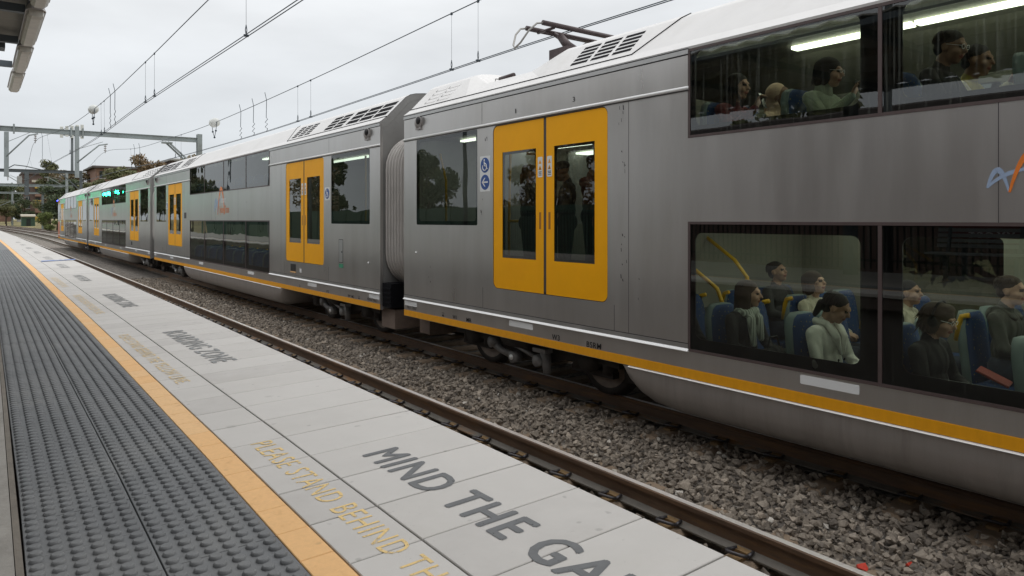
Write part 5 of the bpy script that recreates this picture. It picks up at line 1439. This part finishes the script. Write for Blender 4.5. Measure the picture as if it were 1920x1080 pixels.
cant_arm(g2, (4.54, -.2, 6.2), (2.7, -.2, 6.9), 0, 'galv'); cant_arm(g2, (8.35, -.2, 6.2), (6.4, -.2, 6.9), 0, 'galv')
P_(g2, 'brace', 'galv_dark', lambda mb: [beam(mb, (7.9, -.1, 7.2), (9.7, -.1, 5.4), .12, .12), mb.tube([(2.6, 0, 7.55), (3.4, 0, 8.1), (4.4, 0, 8.0), (6.2, 0, 7.6)], .06, 6)])
g3 = thing('wire_gantry', 'third grey steel gantry standing in the dry grass by the shed', 'gantry', (0, 135, .6))
P_(g3, 'boom', 'galv', lambda mb: [ibeam(mb, (-14, 0, 6.75), (12.6, 0, 6.85), .3, .45)])
for x_ in (8.5, 2.0, -9): P_(g3, 'column', 'galv', lambda mb: ibeam(mb, (x_, 0, -1), (x_, 0, 6.9), .32, .36))
cant_arm(g3, (8.5, -.2, 5.2), (10.6, -.2, 5.8), 0); cant_arm(g3, (2.0, -.2, 5.2), (0.2, -.2, 5.8), 0); cant_arm(g3, (2.0, -.2, 3.6), (4.6, -.2, 4.4), 0)
g4 = thing('wire_gantry', 'farthest thin gantry in front of the brick tower', 'gantry', (0, 178, 1.0))
P_(g4, 'boom', 'galv', lambda mb: [ibeam(mb, (-16, 0, 6.4), (14, 0, 6.6), .3, .4)])
for x_ in (6.0, -3.5, 12.5): P_(g4, 'column', 'galv', lambda mb: ibeam(mb, (x_, 0, -1.5), (x_, 0, 6.8), .34, .36))
cant_arm(g4, (6.0, -.2, 5.0), (8.6, -.2, 5.8), 0); cant_arm(g4, (-3.5, -.2, 5.0), (-1, -.2, 5.6), 0)
am = thing('telecom_mast', 'thin mast with a cluster of pale antenna panels rising behind the first gantry', 'mast', (18.5, 200, 0))
P_(am, 'pole', 'galv_dark', lambda mb: mb.tube([(0, 0, -.3), (0, 0, 24.2)], [.34, .26], 8))
for k in range(5):
    P_(am, 'antenna_panel', 'insulator', lambda mb: mb.cham((-2.5 + k * 1.05, -.4 - .3 * (k % 2), 21.6 + .3 * (k % 2)), (-1.85 + k * 1.05, .1 - .3 * (k % 2), 24.2 + .2 * k), .08))
P_(am, 'bracket', 'galv_dark', lambda mb: [mb.tube([(-2.4, 0, z_), (2.4, 0, z_)], .1, 6) for z_ in (22.2, 23.4)])
sg = thing('signal_post', 'slim white signal post at the far left between the tracks', 'signal', (1.2, 118, .4))
P_(sg, 'post', 'insulator', lambda mb: mb.tube([(0, 0, 0), (0, 0, 3.4)], .09, 8)); P_(sg, 'signal_head', 'vent_dark', lambda mb: mb.cham((-.22, -.15, 1.9), (.22, .15, 2.7), .03))
P_(sg, 'base', 'concrete', lambda mb: mb.cham((-.4, -.3, -.5), (.4, .3, .12), .04))

# ------------------------------------------------------------------ trees and buildings
def tree_mesh(seed, h, rx, ry, leaf, n, lsz, trunk_h, lobes, lean=0.0):
    rg = np.random.default_rng(seed)
    cr_ = MB(); tk = MB()
    tops = []
    tk.tube([(0, 0, -.6), (.05 * h * lean, 0, trunk_h * .6), (.1 * h * lean, .02 * h, trunk_h)], [.035 * h * .6, .026 * h * .6, .018 * h * .6], 7)
    ctr = []
    for i in range(lobes):
        a = rg.uniform(0, 6.28); q = rg.uniform(.15, 1) ** .7
        z = trunk_h * .8 + (h - trunk_h * .8) * rg.uniform(.12, .95)
        k = math.sin(math.pi * min(1, max(.12, (z - trunk_h * .6) / (h - trunk_h * .45)))) ** .6
        c_ = np.array([rx * q * k * .75 * math.cos(a), ry * q * k * .75 * math.sin(a), z])
        rad = rg.uniform(.16, .30) * (rx + h * .35) * .62
        ctr.append((c_, rad))
        tk.tube([(.1 * h * lean, .02 * h, trunk_h * .85), tuple(c_ * np.array([.55, .55, 1]) - np.array([0, 0, rad * .6])), tuple(c_)], [.011 * h, .006 * h, .003 * h], 5)
    per = n // lobes
    V = []; F = []; o = 0
    for c_, rad in ctr:
        for i in range(per):
            d = rg.normal(size=3); d /= np.linalg.norm(d)
            p_ = c_ + d * rad * rg.uniform(.45, 1.08) * np.array([1, 1, .78])
            u = rg.normal(size=3); u /= np.linalg.norm(u); w = np.cross(u, rg.normal(size=3)); w /= np.linalg.norm(w)
            s_ = lsz * rg.uniform(.55, 1.3)
            V += [tuple(p_ - u * s_ - w * s_ * .45), tuple(p_ + w * s_ * .1 + u * s_ * .1 - w * s_ * .6), tuple(p_ + u * s_ + w * s_ * .2), tuple(p_ + w * s_ * .55)]
            F.append((o, o + 1, o + 2, o + 3)); o += 4
    cr_.add(V, F)
    return tk.mesh('trunk', 'bark'), cr_.mesh('crown', leaf)
TREES = {}
def tree(label, x, y, z, kind, s_=1.0, rot=0.0, sx=1.0, group='trees beyond the railway'):
    if kind not in TREES:
        k = {'round': (11, 8, 4.2, 4.2, 'leaf_olive', 5200, .20, 2.6, 16), 'dark': (12, 9, 4.0, 4.0, 'leaf_dark', 5200, .22, 2.4, 17), 'open': (13, 9, 3.2, 3.2, 'leaf_rust', 2600, .20, 4.6, 13),
             'tall': (14, 13, 2.2, 2.2, 'leaf_olive', 4200, .24, 3.5, 18), 'bush': (15, 4, 2.8, 2.8, 'leaf_bright', 3600, .14, .6, 14), 'brown': (16, 8, 4.4, 4.4, 'leaf_brown', 5200, .20, 2.4, 16), 'bare': (17, 8, 3.4, 3.4, 'leaf_brown', 900, .16, 3.2, 16)}[kind]
        TREES[kind] = tree_mesh(*k)
    t_ = thing('bush' if kind == 'bush' else 'tree', label, 'bush' if kind == 'bush' else 'tree', (x, y, z), (0, 0, rot), group)
    t_.scale = (s_ * sx, s_ * sx, s_)
    link('trunk', TREES[kind][0], t_); link('crown', TREES[kind][1], t_)
tree('rust leaved open tree standing above the train roof before the brick building', 21.0, 122, 1.6, 'open', 1.12, .5)
tree('broad olive tree left of the rust leaved one, in front of the long brick building', 15.8, 116, .8, 'round', 1.12, 1.2, 1.25)
tree('olive tree against the building, half hidden by the train roof', 18.6, 112, .6, 'brown', .92, 2.2)
tree('brown tree behind the roof of the second carriage, top only', 27.5, 116, 1.2, 'brown', 1.25, 3.2)
tree('thin tree top over the near end vents of the second carriage', 33, 70, .6, 'open', 1.22, 1.0)
tree('tree top just over the roof vents of the second carriage', 37.5, 58, .6, 'brown', 1.28, 2.4)
tree('sparse sapling in front of the flat roofed building', 17.4, 124, 2.2, 'bare', 1.05, .2)
tree('tall narrow tree between the brick tower and the leading carriage', 11.0, 158, 1.2, 'tall', .90, .4)
tree('shorter dark tree in front of the brick tower on its right', 11.6, 140, 1.0, 'dark', .86, 1.7)
tree('bright green bush at the left of the leading cab', 8.75, 122, .2, 'bush', .75, .6)
tree('yellow green bush above the roof of the leading carriage', 13.2, 104, .9, 'bush', 1.55, 2.6)
tree('dense dark tree at the far left edge', 5.4, 196, 1.2, 'dark', .98, .9)
tree('olive tree left of the brick tower', 6.8, 205, 1.3, 'round', 1.15, 2.0)
tree('low dark tree behind the green shed', 7.8, 178, .8, 'dark', .60, 3.1)
tree('brown tree behind the leading carriage roof', 13.4, 150, 1.2, 'brown', 1.15, 1.1, 1.2)
tree('small olive tree at the left edge above the track', 5.0, 178, 1.0, 'round', .66, 4.0, 1.2)
tree('dark tree beyond the cab at the curve', 10.4, 134, .6, 'dark', .75, 5.0, 1.2)
tree('olive tree at the right of the tower behind wires', 14.6, 215, 1.3, 'round', 1.2, .3)

def windows(root, rects, yf, m_='pane_dark'):
    for (x0, x1, z0, z1) in rects:
        w = P_(root, 'window', m_, lambda mb: mb.box((x0, yf - .05, z0), (x1, yf + .05, z1)))
        P_(w, 'sill', 'render_grey', lambda mb: mb.box((x0 - .08, yf - .16, z0 - .14), (x1 + .08, yf - .052, z0 - .02)))
bl = thing('brick_building', 'long flat roofed brick building on the rise behind the trees', 'building', (0, 142, 0))
P_(bl, 'wall', 'brick_wall', lambda mb: mb.box((16.6, 0, 0), (28.4, 12, 11.0))); P_(bl, 'roof', 'roof_dark', lambda mb: mb.cham((16.0, -.7, 11.02), (28.38, 12.5, 11.4), .1))
P_(bl, 'wall', 'brick_dark', lambda mb: mb.box((28.6, -1.5, 0), (38, 12, 12.75))); P_(bl, 'roof', 'render_grey', lambda mb: mb.cham((28.0, -2.4, 12.77), (39, 12.5, 13.15), .1))
windows(bl, [(17.2, 18.4, 9.3, 10.5), (20.5, 21.7, 9.2, 10.4), (24, 25.2, 9.2, 10.4), (26.5, 27.6, 9.2, 10.4)], -.02); windows(bl, [(29.2, 30.1, 10.3, 12.1), (32.5, 34.0, 10.4, 12.0)], -1.52)
P_(bl, 'chimney', 'brick_dark', lambda mb: mb.cham((34.6, 2, 13.15), (36.4, 4, 14.1), .05))
tw = thing('brick_tower', 'tall dark brown brick apartment tower at the far left with gold balconies', 'building', (0, 224, 0))
P_(tw, 'wall', 'brick_dark', lambda mb: mb.box((9.6, 0, 0), (16.0, 12, 13.9))); P_(tw, 'stair_pillar', 'render_grey', lambda mb: mb.box((8.6, -.6, 0), (9.58, 3, 13.3)))
P_(tw, 'roof', 'roof_dark', lambda mb: mb.box((9.4, -.5, 13.92), (16.2, 12.2, 14.3))); P_(tw, 'cornice', 'render_cream', lambda mb: mb.box((11.7, -.55, 11.8), (14.6, -.02, 12.4)))
for k in range(5):
    z_ = 10.2 - k * 2.1
    P_(tw, 'balcony', 'pane_gold' if k % 2 == 0 else 'brick_wall', lambda mb: mb.cham((12.35, -1.0, z_), (13.7, -.02, z_ + 1.1), .05))
windows(tw, [(12.5, 13.5, 9.0 - k * 2.1, 9.9 - k * 2.1) for k in range(4)] + [(10.4, 11.3, 9.2 - k * 2.1, 10.2 - k * 2.1) for k in range(4)] + [(14.4, 15.2, 9.2 - k * 2.1, 10.2 - k * 2.1) for k in range(4)], -.02)
b3 = thing('brick_house', 'small brick house with red tiled roof behind the tall tree', 'house', (0, 175, 0))
P_(b3, 'wall', 'brick_wall', lambda mb: mb.box((14.5, 0, 0), (19, 8, 9.2))); P_(b3, 'roof', 'tile_red', lambda mb: mb.loft([[(14.2, -.4, 7.6), (19.3, -.4, 7.6), (19.3, -.4, 8.3), (14.2, -.4, 8.3)], [(14.2, -.05, 7.6), (19.3, -.05, 7.6), (19.3, -.05, 8.3), (14.2, -.05, 8.3)]]))
windows(b3, [(15.2, 16.2, 8.4, 9.0), (17.2, 18.2, 8.4, 9.0)], -.02)
b4 = thing('brick_house', 'low brick house with red awning left of the tower', 'house', (0, 232, 0))
P_(b4, 'wall', 'brick_wall', lambda mb: mb.box((3.5, 0, 0), (7.6, 8, 8.6))); P_(b4, 'awning', 'tile_red', lambda mb: mb.loft([[(6.0, -.9, 7.3), (7.4, -.9, 7.3), (7.4, -.9, 7.4), (6.0, -.9, 7.4)], [(6.0, -.02, 7.9), (7.4, -.02, 7.9), (7.4, -.02, 8.1), (6.0, -.02, 8.1)]]))
windows(b4, [(4.2, 5.2, 6.6, 7.8), (6.2, 7.2, 5.2, 6.6)], -.02)
sh = thing('shed', 'dark green corrugated trackside shed with cream roof edge', 'shed', (0, 170, .6))
def shed_wall(mb):
    for k in range(14): mb.box((7.2 + k * .16, -.03 * (k % 2), -.4), (7.2 + (k + 1) * .16 - .002, 2, 1.95))
P_(sh, 'wall', 'shed_green', shed_wall); P_(sh, 'roof', 'render_cream', lambda mb: mb.loft([[(7.1, -.3, 1.97), (9.55, -.3, 1.97), (9.55, -.3, 2.25), (7.1, -.3, 2.25)], [(7.1, 2.3, 2.2), (9.55, 2.3, 2.2), (9.55, 2.3, 2.5), (7.1, 2.3, 2.5)]]))
P_(sh, 'door', 'fence_dark', lambda mb: mb.box((8.0, -.08, -.3), (8.7, -.035, 1.6)))

# ------------------------------------------------------------------ canopy over the platform
cn = thing('platform_canopy', 'platform awning with corrugated soffit and steel arms in the top left corner', 'canopy', (0, 0, 0))
def soffit(mb):
    n = 120; rings = []
    for i in range(n + 1):
        y = -14 + i * (13.4 + 14) / n; q = .025 if i % 2 else -.025
        rings.append([(-4.6, y, 4.80 + q), (.66, y, 4.84 + q), (.66, y, 4.865 + q), (-4.6, y, 4.825 + q)])
    mb.loft(rings)
P_(cn, 'roof_sheet', 'canopy_sheet', soffit)
P_(cn, 'fascia', 'canopy_steel', lambda mb: [mb.box((.52, -14, 4.72), (.68, 15.1, 4.81)), mb.box((-4.55, -14, 4.70), (-4.45, 13.3, 4.77)), mb.box((-.6, 13.3, 4.66), (.36, 13.62, 4.78))])
for y_ in np.arange(-12.5, 13.5, 1.95):
    P_(cn, 'arm', 'canopy_steel', lambda mb: beam(mb, (-4.5, y_, 4.70), (.50, y_, 4.70), .09, .10))
P_(cn, 'arm', 'canopy_steel', lambda mb: beam(mb, (-2.6, 14.9, 4.70), (.50, 14.9, 4.70), .09, .10))
for x_ in (-1.2, -3.0): P_(cn, 'purlin', 'soffit', lambda mb: beam(mb, (x_, -14, 4.80), (x_, 16.5, 4.80), .12, .16))
for y_ in (-10.5, -4.5, 1.2, 7.0, 12.6): P_(cn, 'post', 'canopy_steel', lambda mb: mb.box((-3.1, y_ - .09, 1.0), (-2.9, y_ + .09, 4.75)))
LMP = None
names = ['topmost platform lamp, cut by the top edge of the picture', 'long dusty lamp hanging second from the top under the awning edge', 'third dusty lamp from the top under the awning edge', 'lowest, farthest dusty lamp hanging beyond the awning end']
for k in range(4):
    y0 = 15.25 - k * 2.33
    lb = names[3 - k]
    lp = thing('platform_lamp', lb, 'lamp', (.60, y0, 4.58), (0, 0, 0), 'lamps along the awning edge')
    part('lampcase', 'housing', 'lamp_case', lambda mb: [mb.loft([[(-.10 * q, y_, .06), (.10 * q, y_, .06), (.07 * q, y_, .14), (-.07 * q, y_, .14)] for y_, q in ((-.06, .6), (.05, 1.08), (1.9, 1.08), (1.98, .6))]), mb.tube([(0, .25, .13), (0, .25, .3)], .012, 6), mb.tube([(0, 1.7, .13), (0, 1.7, .3)], .012, 6)], lp)
    part('lampdiff', 'diffuser', 'lamp_diffuser', lambda mb: mb.loft([[(-.095 * q, y_, .072), (.095 * q, y_, .072), (.085 * q, y_, .0 + .05 * (1 - q)), (.05 * q, y_, -.035 + .09 * (1 - q)), (-.05 * q, y_, -.035 + .09 * (1 - q)), (-.085 * q, y_, .0 + .05 * (1 - q))] for y_, q in ((.03, .82), (.12, 1), (1.83, 1), (1.92, .82))]), lp)

# ------------------------------------------------------------------ behind the viewer (seen only as reflections in the glass)
fn_ = thing('paling_fence', 'dark steel paling fence at the back of the platform, mirrored in the train windows', 'fence', (-4.9, 0, 1.0))
def pal(mb):
    for k in range(260): mb.box((-.012, -14 + k * .14, .0), (.012, -14 + k * .14 + .03, 1.35))
    for z_ in (.15, 1.2): mb.box((.013, -14, z_), (.04, 22.4, z_ + .05))
o_ = P_(fn_, 'palings', 'fence_dark', pal); o_['kind'] = 'stuff'
sb = thing('station_building', 'low station building behind the platform, mirrored in the upper windows', 'building', (-8.5, 0, 0))
P_(sb, 'wall', 'brick_dark', lambda mb: mb.box((-5, -30, -.4), (0, 16, 4.6))); P_(sb, 'roof', 'roof_dark', lambda mb: mb.cham((-5.4, -30.4, 4.62), (.4, 16.4, 4.95), .05))
for k in range(9): P_(sb, 'window', 'pane_dark', lambda mb: mb.box((.001, -22 + k * 4.2, 1.9), (.04, -20.2 + k * 4.2, 3.4)))
for k, (x_, y_, kd, s_) in enumerate(((15.5, -5, 'dark', .75), (16.5, .5, 'dark', .85), (15.2, 5, 'dark', .7), (16.8, 10, 'round', .8), (15.6, 15.5, 'dark', .75), (16.4, 21, 'round', .7))):  # row of trees added past the train to darken what shows through its glazing
    tree('dark tree added beyond the tracks to darken the view through the carriage windows', x_, y_, -.6, kd, s_, k * .9, 1.1, 'trees added to darken the carriage windows')
hw = thing('retaining_wall', 'grey wall and hedge bank behind the platform fence', 'wall', (-8, 0, 0))
P_(hw, 'wall', 'shed_green', lambda mb: [mb.box((-.2, 17, -1), (.2, 75, 2.6)), [mb.box((.201, 17 + k * 2.4, -1), (.26, 17 + k * 2.4 + .12, 2.6)) for k in range(24)]])
bs = thing('platform_bench', 'slatted steel platform bench mirrored in the lower deck window', 'bench', (-3.4, 4.4, 1.0))
for k in range(6): P_(bs, 'slat', 'bench_steel', lambda mb: mb.box((-.1 + k * .08, -1.3, .44), (-.04 + k * .08, 1.3, .47)))
for k in range(4): P_(bs, 'slat', 'bench_steel', lambda mb: mb.box((-.2 - k * .02, -1.3, .55 + k * .09), (-.17 - k * .02, 1.3, .61 + k * .09)))
for y_ in (-1.1, 0, 1.1): P_(bs, 'leg', 'canopy_steel', lambda mb: [mb.box((-.05, y_ - .03, 0), (.03, y_ + .03, .44)), mb.box((-.15, y_ - .03, .40), (.38, y_ + .03, .438)), beam(mb, (-.12, y_, .42), (-.25, y_, .9), .05, .05)])
ss = thing('station_sign', 'dark red station name board mirrored in the lower deck window', 'sign', (-4.0, 4.1, 1.62))
P_(ss, 'board', 'sign_maroon', lambda mb: mb.cham((-.03, -1.4, 0), (.03, 1.6, .34), .01)); P_(ss, 'post', 'canopy_steel', lambda mb: [mb.box((-.08, -1.2, -.62), (-.032, -1.12, .3)), mb.box((-.08, 1.3, -.62), (-.032, 1.38, .3))])
tx_ = link('lettering', text_mesh('Concord West', 'logo_white', .01), ss, (.034, -.85, .10), (R(90), 0, R(90))); tx_.scale = (2.1, .14, 1)
for k, (x, y, kd, s_) in enumerate(((-22, 20, 'round', 1.15), (-15, 28, 'bare', 1.0), (-20, 36, 'brown', .9), (-16, 46, 'dark', .8), (-22, 58, 'round', 1.0), (-17, 70, 'bare', 1.1), (-24, 84, 'dark', 1.1))):
    tree('tree across the street behind the platform, seen mirrored in the train windows', x, y, -.3, kd, s_, k * 1.3, 1.0, 'street trees behind the platform')
for k, (x, y, kd, s_) in enumerate(((-10, 96, 'dark', 1.2), (-14, 108, 'round', 1.3), (-9, 120, 'dark', 1.1), (-16, 132, 'brown', 1.3), (-11, 146, 'dark', 1.3), (-18, 160, 'round', 1.4))):
    tree('tall tree left of the track curve, mirrored in the leading carriages', x, y, .3, kd, s_, k * 1.1, 1.2, 'trees left of the curve')
gs = thing('signal_gantry', 'signal arm with green lamps, seen only mirrored in the third carriage', 'signal', (-3.2, 104, 0))
P_(gs, 'post', 'galv_dark', lambda mb: mb.tube([(-1, 0, 0), (-1, 0, 6)], .12, 8)); P_(gs, 'arm', 'galv_dark', lambda mb: mb.box((-.1, -8, 5.6), (.1, 9, 5.75)))
for y_ in (-7, -1.5, .2, 1.8, 4): P_(gs, 'green_lamp', 'signal_green', lambda mb: mb.ell((.1, y_, 5.35), (.16, .16, .22), 10, 8))
hb = thing('brick_shop', 'brick shop across the street, mirrored in the vestibule window', 'building', (-30, 0, 0))
P_(hb, 'wall', 'brick_wall', lambda mb: mb.box((-8, 2, -.5), (0, 34, 6.5))); P_(hb, 'roof', 'roof_dark', lambda mb: mb.box((-8.5, 1.5, 6.52), (.5, 34.5, 7.0)))
for k in range(8): P_(hb, 'window', 'render_cream', lambda mb: mb.box((.001, 3.5 + k * 3.8, 3.2), (.05, 5.6 + k * 3.8, 5.2)))
for k, y_ in enumerate((8, 26, 44, 62)):
    ml = thing('street_pole', 'street light pole behind the platform fence, mirrored in the glass', 'pole', (-6.6, y_, -.3), group='street poles behind the platform')
    P_(ml, 'pole', 'galv_dark', lambda mb: mb.tube([(0, 0, 0), (0, 0, 8.5)], [.12, .08], 8)); P_(ml, 'lamp_arm', 'galv_dark', lambda mb: [mb.tube([(0, 0, 8.2), (1.4, 0, 8.6)], .04, 6), mb.ell((1.7, 0, 8.6), (.4, .16, .09), 10, 6)])
